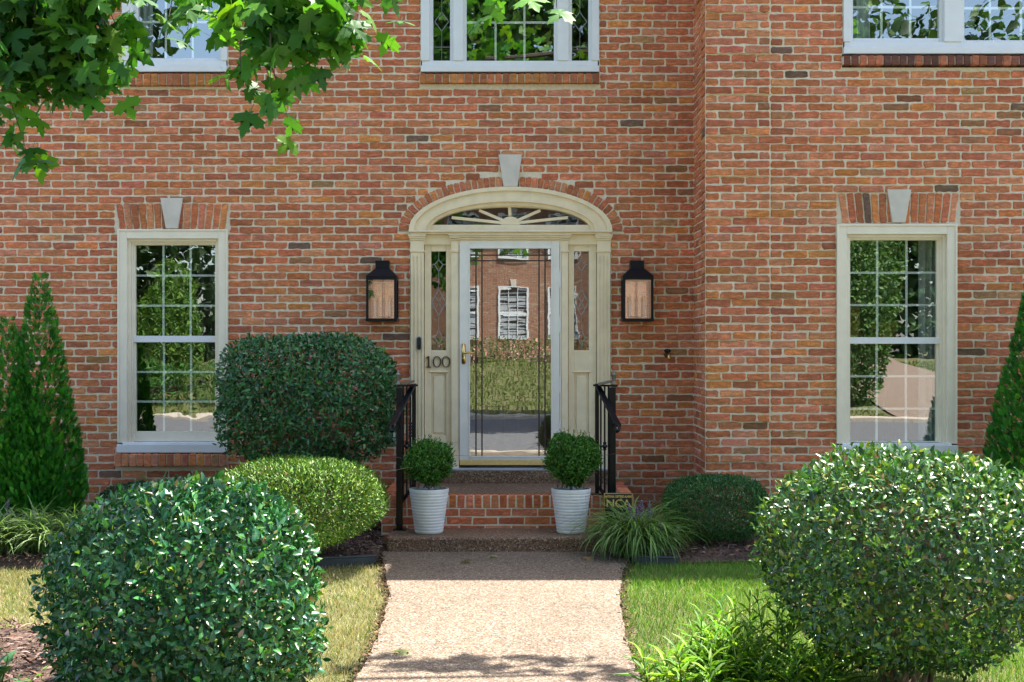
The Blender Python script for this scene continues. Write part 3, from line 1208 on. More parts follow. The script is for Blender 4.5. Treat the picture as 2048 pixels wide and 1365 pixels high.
# storm door
sx0, sx1, sz0, sz1 = wx(919, 0), wx(1119, 0), wz(933, 0), wz(482, 0)
b = MB()
b.box(wx(916.5, 0), sx0 - .004, -.012, .08, Z_THR, wz(481, 0))
b.box(sx1 + .004, wx(1122.5, 0), -.018, .08, Z_THR, wz(481, 0))
b.box(sx0 - .0038, sx1 + .0038, .0, .08, sz1 + .006, wz(479, 0))
b.build('door_jamb', M['ivory'], surround, bevel=.002)
b = MB()
gx0, gx1, gz0, gz1 = wx(940, 0), wx(1102, 0), wz(912, 0), wz(498, 0)
frame_rect(b, sx0, sx1, sz0 + .055, sz1, gx0 - sx0, sx1 - gx1, sz1 - gz1, gz0 - sz0 - .055, -.020, .022)
sd = b.build('storm_door', M['warm_white'], house, bevel=.004)
b = MB()
frame_rect(b, gx0 - .014, gx1 + .014, gz0 - .014, gz1 + .014, .014, .014, .014, .014, -.027, -.0203)
b.build('glazing_bead', M['warm_white'], sd, bevel=.003)
b = MB()
b.box(sx0 + .002, sx1 - .002, -.024, .02, sz0 + .012, sz0 + .0545)
b.build('sill_sweep', M['sill_gold'], sd, bevel=.004)
pane(gx0, gx1, gz0, gz1, -.004, M['glass_door'], sd)
b = MB()
yb = -.0125
for p in (952, 964, 1078, 1090):
    b.box(wx(p - 1.4, 0), wx(p + 1.4, 0), yb, yb + .006, gz0, gz1)
for p in (511, 522):
    b.box(gx0, gx1, yb + .0063, yb + .0115, wz(p + 1.3, 0), wz(p - 1.3, 0))
b.build('leading', M['came_dark'], sd)
b = MB()
hx, hz = wx(927.5, 0), wz(708, 0)
b.prism([(hx + .017 * math.cos(t), hz + (.075 if math.sin(t) > 0 else -.075) + .017 * math.sin(t)) for t in [2 * math.pi * i / 24 for i in range(24)]][::-1], -.030, -.0204)
b.tube([(hx, -.03, hz + .005), (hx, -.07, hz + .005), (hx + .015, -.078, hz + .006), (hx + .05, -.078, hz + .012), (hx + .085, -.075, hz + .008), (hx + .10, -.075, hz - .002)], [.010, .010, .011, .009, .008, .007], 10)
b.tube([(hx, -.030, hz - .045), (hx, -.036, hz - .045)], .010, 12)
b.build('handle', M['brass'], sd, smooth=True)
for p in (560, 650, 770, 860):
    b = MB(); b.box(sx1 - .003, sx1 + .009, -.028, -.0185, wz(p + 16, 0), wz(p - 16, 0)); b.build('hinge', M['white'], sd, bevel=.002)
# the wooden door behind the storm door
b = MB()
b.box(sx0 + .002, sx1 - .002, .10, .145, Z_THR + .005, sz1 - .002)
for (xa, xb, za, zb) in ((sx0 + .12, DXC - .05, .7, 1.3), (DXC + .05, sx1 - .12, .7, 1.3), (sx0 + .12, DXC - .05, 1.45, 2.35), (DXC + .05, sx1 - .12, 1.45, 2.35)):
    b.box(xa, xb, .088, .0998, za, zb)
b.build('inner_door', M['door_wood'], house, bevel=.006)
b = MB()
b.box(DOOR_X0 - .0, DOOR_X1 + .0, -.09, .14, Z_THR - .012, Z_THR + .004)
b.build('threshold', M['grey_plastic'], house, bevel=.003)

# house number: three bronze numerals on the left side panel
num = thing('house_number', 'bronze house number 100 on the cream panel left of the door', 'house number', (wx(875, 0), .012, wz(723, 0)))


def numeral_zero(px):
    b = MB()
    cx, cz = wx(px, 0), wz(724, 0)
    ts = [2 * math.pi * i / 40 for i in range(41)]
    o_ = [(cx + .038 * math.cos(t), cz + .050 * math.sin(t)) for t in ts]
    i_ = [(cx + .026 * math.cos(t), cz + .044 * math.sin(t)) for t in ts]
    b.ring(o_, i_, -.004, .0115)
    b.build('numeral', M['bronze'], num)


b = MB()
cx, cz = wx(857.5, 0), wz(724, 0)
b.box(cx - .008, cx + .006, -.004, .0115, cz - .044, cz + .050)
b.box(cx - .022, cx + .020, -.004, .0115, cz - .052, cz - .0445)
b.prism([(cx - .0085, cz + .030), (cx - .0085, cz + .049), (cx - .026, cz + .036), (cx - .026, cz + .030)], -.004, .0115)
b.build('numeral', M['bronze'], num)
numeral_zero(874)
numeral_zero(892)

# ------------------------------------------------------------------ fittings on the wall
bell = thing('doorbell', 'small black video doorbell with grey rim on the left cream pilaster', 'doorbell', (wx(839, 0), -.04, wz(687, 0)))
cx, cz = wx(839, 0), wz(687, 0)


def pill(cx, cz, w, h, n=10):
    pts = []
    for i in range(n + 1):
        t = math.pi * i / n
        pts.append((cx + w * math.cos(t), cz + h - w + w * math.sin(t)))
    for i in range(n + 1):
        t = math.pi + math.pi * i / n
        pts.append((cx + w * math.cos(t), cz - h + w + w * math.sin(t)))
    return pts[::-1]


b = MB(); b.prism(pill(cx, cz, .0225, .062), -.052, -.040); b.build('rim', M['grey_plastic'], bell)
b = MB(); b.prism(pill(cx, cz - .002, .0185, .056), -.062, -.0523); b.build('body', M['black_plastic'], bell)
b = MB(); b.tube([(cx, -.0625, cz - .028), (cx, -.066, cz - .028)], .010, 16); b.build('button', M['black'], bell)


def lantern(px, label):
    y1, y0 = -0.012, -0.215
    yc = y0
    x0, x1 = wx(px - 30.5, yc), wx(px + 30.5, yc)
    z0, z1 = wz(643, yc), wz(553, yc)
    cx = (x0 + x1) / 2
    t = thing('wall_lantern', label, 'wall lantern', (cx, 0, z0), 'black wall lanterns flanking the front door')
    w = .022
    b = MB()
    for xa, xb in ((x0, x0 + w), (x1 - w, x1)):
        b.box(xa, xb, y0, y0 + w, z0 + .026, z1 - .03)
        b.box(xa, xb, y1 - w, y1, z0 + .026, z1 - .03)
    b.box(x0 - .004, x1 + .004, y0 - .004, y1, z0, z0 + .0257)
    b.box(x0, x1, y0, y1, z1 - .0297, z1)
    b.build('frame', M['lantern'], t, bevel=.002)
    b = MB()
    zr = wz(536, yc)
    xt0, xt1, yt0 = cx - .062, cx + .062, y1 - .125
    v = [(x0 - .006, y0 - .006, z1 + .0005), (x1 + .006, y0 - .006, z1 + .0005), (x1 + .006, y1, z1 + .0005), (x0 - .006, y1, z1 + .0005),
         (xt0, yt0, zr), (xt1, yt0, zr), (xt1, y1, zr), (xt0, y1, zr)]
    b.add(v, [(0, 1, 5, 4), (1, 2, 6, 5), (2, 3, 7, 6), (3, 0, 4, 7), (4, 5, 6, 7), (3, 2, 1, 0)])
    b.box(xt0 + .002, xt1 - .002, yt0 + .002, y1, zr + .0005, wz(520, yc))
    b.build('roof', M['lantern'], t, bevel=.002)
    b = MB(); b.box(x0 + w + .001, x1 - w - .001, y1 - .008, y1 - .001, z0 + .027, z1 - .031); b.build('back_plate', M['mirror'], t)
    b = MB()
    ya, yb2 = y0 + .008, y1 - .024
    b.add([(x0 + w, ya, z0 + .026), (x1 - w, ya, z0 + .026), (x1 - w, ya, z1 - .03), (x0 + w, ya, z1 - .03)], [(0, 1, 2, 3)])
    for xs in (x0 + .008, x1 - .008):
        b.add([(xs, y0 + w, z0 + .026), (xs, yb2, z0 + .026), (xs, yb2, z1 - .03), (xs, y0 + w, z1 - .03)], [(0, 1, 2, 3)])
    b.build('glass', M['glass_lantern'], t)
    for k in (-1, 0, 1):
        b = MB()
        xx, yy = cx + k * .062, (y0 + y1) / 2 + (.03 if k == 0 else -.01)
        b.tube([(xx, yy, z0 + .045), (xx, yy, z0 + .175)], .0085, 10)
        c_ = b.build('candle', M['candle'], t, smooth=False)
        b = MB()
        b.tube([(xx, yy, z0 + .176), (xx, yy, z0 + .19), (xx, yy, z0 + .21), (xx, yy, z0 + .235)], [.006, .011, .010, .001], 10)
        b.build('bulb', M['bulb'], c_, smooth=True)
    b = MB()
    b.bar((cx - .062, (y0 + y1) / 2 - .01, z0 + .042), (cx + .062, (y0 + y1) / 2 - .01, z0 + .042), .01, .008)
    b.tube([(cx, (y0 + y1) / 2 + .02, z0 + .026), (cx, (y0 + y1) / 2 + .02, z1 - .04)], .004, 8)
    b.build('candle_arm', M['pewter'], t)
    return t


lantern(762.5, 'black wall lantern left of the door, above the clipped rectangular shrub')
lantern(1276.5, 'black wall lantern right of the door, on the brick above the tap')

sp_x, sp_z = wx(1334, 0), wz(710, 0)
tap = thing('garden_tap', 'small brass garden tap sticking out of the brick wall right of the door', 'tap', (sp_x, 0, sp_z))
b = MB()
b.tube([(sp_x + .005, .0, sp_z), (sp_x + .005, -.06, sp_z), (sp_x + .007, -.085, sp_z - .008), (sp_x + .010, -.10, sp_z - .040)], [.013, .014, .015, .014], 12)
b.build('spout', M['brass'], tap, smooth=True)
b = MB()
b.tube([(sp_x, -.004, sp_z), (sp_x, -.013, sp_z)], .028, 16)
b.build('flange', M['bronze'], tap)
b = MB()
b.tube([(sp_x - .003, -.055, sp_z + .01), (sp_x - .003, -.062, sp_z + .035)], .006, 8)
ts = [2 * math.pi * i / 16 for i in range(17)]
b.tube([(sp_x - .003 + .026 * math.cos(t), -.064 + .006 * math.sin(t), sp_z + .036 + .012 * math.sin(t)) for t in ts], .006, 8)
b.bar((sp_x - .027, -.064, sp_z + .036), (sp_x + .021, -.064, sp_z + .036), .008, .008)
b.build('tap_handle', M['black'], tap, smooth=True)

jb = thing('outlet_box', 'small grey weatherproof outlet box on the brick beside the left handrail', 'outlet', (wx(782, 0), 0, wz(880, 0)))
x0, x1, z0, z1 = px_rect(771, 795, 869, 889, 0)
b = MB(); b.box(x0, x1, -.045, -.004, z0, z1); b.build('body', M['grey_plastic'], jb, bevel=.004)
b = MB(); b.box(x0 + .006, (x0 + x1) / 2 - .003, -.056, -.0453, z0 + .008, z1 - .014); b.build('cover', M['grey_plastic'], jb, bevel=.004)
b = MB(); b.box((x0 + x1) / 2 + .003, x1 - .006, -.056, -.0453, z0 + .008, z1 - .014); b.build('cover', M['grey_plastic'], jb, bevel=.004)

# ------------------------------------------------------------------ things seen inside the rooms


def curtain(x0, x1, z0, z1, y, mat, label, n, amp=0.025):
    c = thing('curtain', label, 'curtain', ((x0 + x1) / 2, y, z0))
    m_ = 14 * n
    v, f = [], []
    for j, z in enumerate((z0, (z0 + z1) / 2, z1)):
        for i in range(m_ + 1):
            u = i / m_
            a = amp * (1.0 if j < 2 else .6)
            v.append((x0 + (x1 - x0) * u, y + a * math.sin(u * n * 2 * math.pi) + a * .4 * math.sin(u * n * 4.7), z))
    for j in range(2):
        for i in range(m_):
            f.append((j * (m_ + 1) + i, j * (m_ + 1) + i + 1, (j + 1) * (m_ + 1) + i + 1, (j + 1) * (m_ + 1) + i))
    b = MB(); b.add(v, f); b.build('panel', mat, c, smooth=True)
    b = MB(); b.tube([(x0 - .03, y, z1 + .02), (x1 + .03, y, z1 + .02)], .014, 8); b.build('rod', M['bronze'], c)
    return c


curtain(wx(398, .3), wx(450, .3), .47, 2.62, .22, M['drape'], 'dark drape at the right of the tall left ground-floor window', 3)
curtain(wx(1838, YW + .2), wx(1896, YW + .2), .47, 2.68, YW + .22, M['curtain'], 'pale sheer curtain at the right of the right ground-floor window', 4)
curtain(wx(268, .3), wx(310, .3), 3.2, 5.4, .22, M['curtain'], 'pale curtain behind the upper left window', 3)
curtain(wx(1703, YW + .2), wx(1742, YW + .2), 3.2, 5.4, YW + .22, M['curtain'], 'pale curtain behind the upper right window', 3)


def lamp(px, pz, y, rw, h, label):
    x, z = wp(px, pz, y)
    t = thing('table_lamp', label, 'lamp', (x, y, .98), 'amber lamps in the right room')
    b = MB(); b.lathe([(rw, z - h / 2), (rw * .86, z + h / 2)], x, y, 28); b.build('lamp_shade', M['shade_amber'], t, smooth=True)
    b = MB(); b.lathe([(.07, .98), (.07, 1.0), (.02, 1.02), (.05, 1.15), (.02, z - h / 2 - .02), (.012, z)], x, y, 16); b.build('base', M['bronze'], t, smooth=True)


lamp(1768, 668, YW + 1.0, .13, .22, 'amber lamp in the middle of the right ground-floor window')
lamp(1703, 643, YW + .75, .08, .27, 'amber lamp at the left edge of the right ground-floor window')
tx0, tx1 = wx(1690, YW + .9), wx(1810, YW + .9)
tb = thing('side_table', 'dark side table with lamps in the right ground-floor window', 'table', (tx0, YW + .9, .46))
b = MB(); b.box(tx0, tx1, YW + .6, YW + 1.25, .94, .98); b.build('tabletop', M['door_wood'], tb, bevel=.004)
for xx in (tx0 + .04, tx1 - .04):
    for yy in (YW + .64, YW + 1.2):
        b = MB(); b.box(xx - .025, xx + .025, yy - .025, yy + .025, .46, .9395); b.build('leg', M['door_wood'], tb)

# ------------------------------------------------------------------ steps
Y_STEP, Y_LAND = -1.59, -1.08
steps = thing('front_steps', 'front steps of brown exposed aggregate with a red brick landing below the door', 'steps', (DXC, -1.0, 0))
b = MB()
LX0, LX1 = wx(773, Y_STEP), 0.925
b.box(LX0, LX1, Y_STEP, Y_LAND + .15, -.05, Z_STEP)
b.build('lower_step', M['aggregate_step'], steps, bevel=.018)
b = MB()
BX0, BX1 = -1.055, 0.985
b.box(-.93, .885, -.095, .05, Z_LAND - .02, Z_THR - .0125)
b.build('upper_step', M['aggregate_step'], steps, bevel=.012)
b = MB()
b.box(BX0 + .1, BX1 - .1, Y_LAND + .1, .0, 0.0, Z_LAND - .004)
b.build('landing_tread', M['aggregate_step'], steps)
b = MB()
# brick faces of the landing: rowlock on top, two stretcher courses below; front and left side
zr0 = Z_LAND - .104
b.box(BX0 + .003, BX1 - .003, Y_LAND + .003, -.002, -.03, zr0 + .003, MORTAR)
b.box(BX0 + .003, BX1 - .003, Y_LAND + .0035, Y_LAND + .099, zr0 + .003, Z_LAND - .008, MORTAR)
b.box(BX0 + .006, BX0 + .0995, Y_LAND + .0992, -.002, zr0 + .003, Z_LAND - .008, MORTAR)
b.box(BX1 - .0995, BX1 - .006, Y_LAND + .0992, -.002, zr0 + .003, Z_LAND - .008, MORTAR)


def redder():
    c = clay()
    return (c[0] * 1.0, c[1] * .88, c[2] * .85, 1.0)


def brick3(x0, x1, y0, y1, z0, z1, bb):
    j = lambda: random.gauss(0, .0016)
    v = [(x + j(), y + j(), z + j()) for z in (z0, z1) for x, y in ((x0, y0), (x1, y0), (x1, y1), (x0, y1))]
    bb.add(v, [(0, 3, 2, 1), (4, 5, 6, 7), (0, 1, 5, 4), (1, 2, 6, 5), (2, 3, 7, 6), (3, 0, 4, 7)], redder())


n = 30
w = (BX1 - BX0) / n
for i in range(n):
    brick3(BX0 + i * w + .006, BX0 + (i + 1) * w - .006, Y_LAND, Y_LAND + .098, zr0 + .004, Z_LAND, b)
ns = 14
ws = (-.005 - Y_LAND - .1) / ns
for i in range(ns):
    ya = Y_LAND + .102 + i * ws
    brick3(BX0, BX0 + .098, ya + .0045, ya + ws - .0045, zr0 + .004, Z_LAND, b)
    brick3(BX1 - .098, BX1, ya + .0045, ya + ws - .0045, zr0 + .004, Z_LAND, b)
for r in range(5):
    zt = zr0 - .004 - r * COURSE
    off = (BRICK_L / 2 if r % 2 else 0)
    x = BX0 - off
    while x < BX1:
        xa, xb = max(x, BX0) + .005, min(x + BRICK_L, BX1) - .005
        if xb - xa > .03:
            brick3(xa, xb, Y_LAND, Y_LAND + .05, zt - .058, zt, b)
        x += BRICK_L
    y = Y_LAND - off + .05
    while y < -.02:
        ya, yb = max(y, Y_LAND + .052) + .005, min(y + BRICK_L, -.002) - .005
        if yb - ya > .03:
            brick3(BX0, BX0 + .05, ya, yb, zt - .058, zt, b)
            brick3(BX1 - .05, BX1, ya, yb, zt - .058, zt, b)
        y += BRICK_L
o = b.build('brick_landing', M['brick'], steps)
md = o.modifiers.new('bevel', 'BEVEL'); md.width = .005; md.segments = 2; md.limit_method = 'ANGLE'


# ------------------------------------------------------------------ handrails
def handrail(s, x1p, x2p, ex, label):
    """s = -1 left, 1 right; inner post on the landing, thick outer post on the lower step"""
    y1, y2, ye = -.985, -1.17, -1.50
    X1, X2, XE = wx(x1p, y1), wx(x2p, y2), wx(ex, ye)
    zt = wz(771, y1)
    ze = wz(852, ye)
    t = thing('handrail', label, 'handrail', (X2, y2, Z_STEP), 'black iron handrails of the front steps')
    b = MB(); b.bar((X1, y1, Z_LAND), (X1, y1, zt - .012), .032, .032); b.build('post', M['black'], t, bevel=.002)
    b = MB(); b.bar((X2, y2, Z_STEP), (X2, y2, zt - .012), .050, .050); b.build('post', M['black'], t, bevel=.003)
    b = MB(); b.box(X1 - .045, X1 + .045, y1 - .045, y1 + .045, Z_LAND, Z_LAND + .008); b.build('base_plate', M['black'], t)
    b = MB(); b.box(X2 - .05, X2 + .05, y2 - .05, y2 + .05, Z_STEP, Z_STEP + .008); b.build('base_plate', M['black'], t)
    # top bar, sloping handrail with its turned-back end
    b = MB()
    b.bar((X1 - s * .02, y1, zt), (X2 + s * .03, y2, zt), .034, .016)
    b.bar((X1, y1 - .01, zt + .006), (XE, ye, ze), .044, .020)
    rz = ze - .012
    pts = [(XE, ye, ze), (XE + s * .004, ye - .03, ze - .012), (XE, ye - .035, ze - .034), (XE - s * .012, ye - .01, ze - .044), (X2 + (XE - X2) * .3, y2 - .05, ze - .022), (X2, y2, ze - .012)]
    b.tube(pts, .013, 8)
    b.build('handrail_bar', M['black'], t, bevel=.002)
    # bottom rail and balusters
    b = MB()
    zb1, zb2 = Z_LAND + .075, Z_STEP + .20
    b.bar((X1, y1, zb1), (X2, y2, zb2), .026, .014)
    b.build('bottom_rail', M['black'], t)
    for k in (1, 2, 3):
        u = k / 4
        x, y, z = X1 + (X2 - X1) * u, y1 + (y2 - y1) * u, zb1 + (zb2 - zb1) * u
        b = MB()
        b.bar((x, y, z), (x, y, zt - .005), .014, .014)
        if k == 2:
            zk = wz(893, y)
            b.lathe([(.008, zk - .035), (.016, zk - .03), (.011, zk - .018), (.026, zk), (.011, zk + .018), (.016, zk + .03), (.008, zk + .035)], x, y, 12)
        if k == 1 and s < 0:
            zk = wz(860, y)
            for q in range(5):
                b.lathe([(.008, zk - .06 + q * .025), (.015, zk - .048 + q * .025), (.008, zk - .036 + q * .025)], x, y, 8)
        b.build('baluster', M['black'], t)
    # finial on the outer post and the flat scroll beside it
    b = MB()
    zf = zt
    b.lathe([(.022, zf + .008), (.020, zf + .022), (.010, zf + .030), (.012, zf + .04), (.020, zf + .085), (.024, zf + .09), (.014, zf + .10), (.006, zf + .108), (.008, zf + .118), (.003, zf + .128)], X2 + s * .012, y2, 14)
    b.build('finial', M['pewter'], t, smooth=True)
    b = MB()
    xm = X2 - s * .055
    b.add([(xm - .055, y2 + .05, zf + .012), (xm + .055, y2 + .05, zf + .038), (xm + .055, y2 + .12, zf + .046), (xm - .055, y2 + .12, zf + .020)], [(0, 1, 2, 3)])
    o_ = b.build('scroll_cap', M['pewter'], t)
    md_ = o_.modifiers.new('thick', 'SOLIDIFY'); md_.thickness = .012
    return t


handrail(-1, 828, 799, 782, 'black iron handrail on the left side of the front steps')
handrail(1, 1194, 1225, 1237, 'black iron handrail on the right side of the front steps')

# ------------------------------------------------------------------ ground, walk, beds, road


def gh(x, y):
    """height of the land: level front garden and road, lawn rising to the house opposite"""
    if y > -18.0:
        return 0.0
    return min(1.3, (-18.0 - y) / 16.0 * 1.3) if y > -60 else 1.3


xs = sorted(set([-300, -120, -60, -40] + list(np.linspace(-25, 25, 41)) + [40, 60, 120, 300]))
ys = sorted(set([-300, -120, -60, -45] + list(np.linspace(-38, 12, 51)) + [30, 80, 300]))
b = MB()
b.v = [(x, y, gh(x, y) - 0.03) for y in ys for x in xs]
nx = len(xs)
b.f = [(j * nx + i, j * nx + i + 1, (j + 1) * nx + i + 1, (j + 1) * nx + i) for j in range(len(ys) - 1) for i in range(nx - 1)]
struct(b.build('ground', M['ground'], smooth=True))

WALK = [(-1.59, -.985, .90), (-1.9, -.965, .865), (-2.3, -.90, .80), (-2.8, -.845, .74), (-3.3, -.775, .685), (-3.9, -.745, .645), (-4.5, -.725, .615), (-5.0, -.72, .60), (-5.5, -.735, .60), (-6.3, -.78, .62), (-7.38, -.85, .68)]


def walk_edge(y):
    for (ya, la, ra), (yb, lb, rb) in zip(WALK[:-1], WALK[1:]):
        if yb <= y <= ya:
            k = (ya - y) / (ya - yb)
            return la + (lb - la) * k, ra + (rb - ra) * k
    return (WALK[0][1], WALK[0][2]) if y > WALK[0][0] else (WALK[-1][1], WALK[-1][2])


b = MB()
wy = np.linspace(-1.56, -7.38, 80)
top, bot = [], []
for y in wy:
    l, r = walk_edge(min(y, -1.59))
    j1, j2 = random.gauss(0, .004), random.gauss(0, .004)
    top.append(((l + j1, y, .006), (r + j2, y, .006)))
v = []
for (a, c) in top:
    v += [a, c, (a[0], a[1], -.08), (c[0], c[1], -.08)]
f = []
for i in range(len(top) - 1):
    q = i * 4
    f += [(q, q + 4, q + 5, q + 1), (q + 2, q + 6, q + 4, q), (q + 1, q + 5, q + 7, q + 3)]
f.append((4 * len(top) - 4, 4 * len(top) - 2, 4 * len(top) - 1, 4 * len(top) - 3))
b.add(v, f)
o = b.build('front_walk', M['aggregate'])
struct(o)


def bed(name, outline, z=0.012, hump=0.05):
    """mulch sheet filling an (x, y) outline, slightly humped"""
    cx = sum(p[0] for p in outline) / len(outline)
    cy = sum(p[1] for p in outline) / len(outline)
    v = [(cx, cy, z + hump)]
    for k, h in ((.66, .85), (.93, .45), (1.0, -.5)):
        for (x, y) in outline:
            v.append((cx + (x - cx) * k, cy + (y - cy) * k, z + hump * h))
    n = len(outline)
    f = [(0, 1 + i, 1 + (i + 1) % n) for i in range(n)]
    for r in range(2):
        f += [(1 + r * n + i, 1 + (r + 1) * n + i, 1 + (r + 1) * n + (i + 1) % n, 1 + r * n + (i + 1) % n) for i in range(n)]
    b = MB(); b.add(v, f)
    return struct(b.build(name, M['mulch'], smooth=True))


BED_L = [(-5.2, -.02), (-5.2, -2.15), (-4.4, -2.2), (-3.2, -2.2), (-2.2, -2.18), (-1.6, -2.12), (-1.02, -1.95), (-.99, -1.7), (-.97, -1.5), (-1.05, -.9), (-1.05, -.02)]
BED_R = [(.97, -.02), (.95, -1.0), (.93, -1.6), (.90, -1.85), (1.05, -2.02), (1.3, -2.05), (1.9, -1.98), (2.6, -1.95), (3.6, -2.1), (5.6, -2.2), (5.6, -.79), (1.62, -.79), (1.60, -.02)]
BED_FL = [(-5.0, -4.35), (-3.2, -4.30), (-2.6, -4.35), (-2.1, -4.65), (-1.9, -5.2), (-1.5, -5.6), (-1.2, -6.1), (-1.2, -7.2), (-5.0, -7.2)]
bed('mulch_bed', BED_L)
bed('mulch_bed', BED_R, hump=.03)
bed('mulch_bed', BED_FL, hump=.03)

b = MB()
b.add([(-80, -17.7, .004), (80, -17.7, .004), (80, -7.5, .004), (-80, -7.5, .004)], [(0, 1, 2, 3)])
struct(b.build('road', M['asphalt']))
b = MB()
b.box(-80, 80, -7.5, -7.39, -.1, .09)
b.box(-80, 80, -18.3, -17.7, -.1, .10)
struct(b.build('kerb', M['concrete'], bevel=.02))
b = MB()
b.add([(8.6, -18.3, .04), (12.6, -18.3, .04), (12.8, -34, 1.33), (9.6, -34, 1.33)], [(0, 1, 2, 3)])
struct(b.build('driveway', M['drive']))


def edging(pts, label):
    b = MB()
    for p, q in zip(pts[:-1], pts[1:]):
        b.bar((p[0], p[1], .005), (q[0], q[1], .005), .006, .07)
    b.tube([(p[0], p[1], .042) for p in pts], .010, 8)
    o_ = b.build('bed_edging', M['edging'])
    tag(o_, label, 'edging', 'plastic edging strips of the planting beds')


edging([(-2.3, -2.28), (-1.7, -2.22), (-1.35, -2.13), (-1.0, -2.02)], 'grey plastic edging strip between the left bed and the dry lawn')
edging([(.885, -2.02), (1.0, -2.09), (1.2, -2.11)], 'dark plastic edging strip between the right bed and the green lawn')

# ------------------------------------------------------------------ lawn blades and mulch chips


def inside(poly, P):
    x, y = P[:, 0], P[:, 1]
    c = np.zeros(len(P), bool)
    n = len(poly)
    for i in range(n):
        (x1, y1), (x2, y2) = poly[i], poly[(i + 1) % n]
        t = (y1 > y) != (y2 > y)
        c ^= t & (x < (x2 - x1) * (y - y1) / (y2 - y1 + 1e-12) + x1)
    return c


def noise2(P, seed, freq):
    rg = np.random.default_rng(seed)
    o_ = np.zeros(len(P))
    for k in range(8):
        d = rg.normal(size=2) * freq
        o_ += np.sin(P @ d + rg.uniform(0, 6.28))
    return o_ / 4.0


def grass(name, n, x0, x1, y0, y1, keep, cols, w, hmin, hmax):
    P = np.column_stack([RNG.uniform(x0, x1, n), RNG.uniform(y0, y1, n)])
    P = P[keep(P)]
    # fewer blades where they are far or bare
    bare = noise2(P, 5, 2.2)
    P = P[RNG.random(len(P)) < np.clip(0.86 - .18 * bare, .25, 1)]
    n = len(P)
    pos = np.column_stack([P, np.full(n, -.028)])
    T = np.column_stack([RNG.normal(0, .45, n), RNG.normal(0, .45, n), np.ones(n)])
    Nn = rdir(n)
    h = RNG.uniform(hmin, hmax, n) * (1 + .25 * noise2(P, 9, 4))
    C = palette(n, cols, w, .22)
    C *= (1 + .16 * noise2(P, 21, 3.1))[:, None]
    tv = [(0, -.5, 0), (0, .5, 0), (.55, .42, .06), (.55, -.42, .06), (1, 0, .28)]
    tf = [(0, 1, 2, 3), (3, 2, 4)]
    sc = np.column_stack([h, RNG.uniform(.0022, .0042, n), h])
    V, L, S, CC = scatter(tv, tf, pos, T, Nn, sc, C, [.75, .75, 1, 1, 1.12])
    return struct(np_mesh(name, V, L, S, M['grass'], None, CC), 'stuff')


def keep_left(P):
    e = np.array([walk_edge(y)[0] for y in P[:, 1]])
    return (P[:, 0] < e - .012) & ~inside(BED_L, P) & ~inside(BED_FL, P)


def keep_right(P):
    e = np.array([walk_edge(y)[1] for y in P[:, 1]])
    return (P[:, 0] > e + .010 + .012 * np.sin(P[:, 1] * 23)) & ~inside(BED_R, P)


grass('dry_grass', 85000, -3.9, -.7, -6.3, -1.98, keep_left,
      [(0.42, 0.345, 0.19), (0.34, 0.285, 0.12), (0.20, 0.24, 0.055), (0.12, 0.20, 0.035), (0.48, 0.40, 0.25)], [28, 20, 22, 20, 12], .02, .046)
grass('green_grass', 80000, .56, 3.4, -6.4, -1.9, keep_right,
      [(0.12, 0.26, 0.028), (0.16, 0.30, 0.036), (0.22, 0.32, 0.055), (0.34, 0.33, 0.14), (0.07, 0.18, 0.025)], [32, 26, 14, 8, 20], .03, .075)


def chips(outline, n, name='mulch_chips'):
    xs_, ys_ = [p[0] for p in outline], [p[1] for p in outline]
    P = np.column_stack([RNG.uniform(max(min(xs_), -4.3), min(max(xs_), 4.3), n), RNG.uniform(min(ys_), max(ys_), n)])
    P = P[inside(outline, P)]
    n = len(P)
    T = np.column_stack([RNG.normal(size=n), RNG.normal(size=n), RNG.normal(0, .25, n)])
    Nn = np.column_stack([RNG.normal(0, .45, n), RNG.normal(0, .45, n), np.ones(n)])
    pos = np.column_stack([P, RNG.uniform(.035, .065, n)])
    C = palette(n, [(0.06, 0.035, 0.025), (0.12, 0.07, 0.05), (0.20, 0.13, 0.10), (0.30, 0.22, 0.17)], [3, 4, 3, 1.2], .2)
    sc = np.column_stack([RNG.uniform(.02, .07, n), RNG.uniform(.006, .014, n), RNG.uniform(.01, .02, n)])
    V, L, S, CC = scatter([(0, -.4, 0), (.5, -.55, .25), (1, -.2, 0), (1, .3, .05), (.5, .5, .3), (0, .4, .1)], [(0, 1, 4, 5), (1, 2, 3, 4)], pos, T, Nn, sc, C)
    return V, L, S, CC


def edge_litter(n):
    y = RNG.uniform(-6.4, -1.7, n)
    sd = RNG.random(n) < .5
    E = np.array([walk_edge(v) for v in y])
    x = np.where(sd, E[:, 0] - .012, E[:, 1] + .012) + RNG.normal(0, .016, n)
    T = np.column_stack([RNG.normal(size=n), RNG.normal(size=n), RNG.normal(0, .2, n)])
    Nn = np.column_stack([RNG.normal(0, .4, n), RNG.normal(0, .4, n), np.ones(n)])
    C_ = palette(n, [(0.05, 0.03, 0.02), (0.10, 0.06, 0.035), (0.20, 0.12, 0.06)], [3, 3, 1], .25)
    return scatter([(0, -.4, 0), (.5, -.55, .25), (1, 0, 0), (.5, .5, .3)], [(0, 1, 2, 3)], np.column_stack([x, y, RNG.uniform(-.02, .012, n)]), T, Nn, np.column_stack([RNG.uniform(.012, .04, n), RNG.uniform(.006, .016, n), np.full(n, .01)]), C_)


V, L, S, C = edge_litter(2600)
struct(np_mesh('leaf_litter', V, L, S, M['chip'], None, C), 'stuff')
V, L, S, C = merge([chips(BED_L, 9000), chips(BED_R, 6000), chips(BED_FL, 12000)])
struct(np_mesh('mulch_chips', V, L, S, M['chip'], None, C), 'stuff')


# ------------------------------------------------------------------ shrubs
def shell_dirs(n, zmin=-1.0):
    d = rdir(int(n * 2.2))
    d = d[d[:, 2] > zmin][:n]
    return d


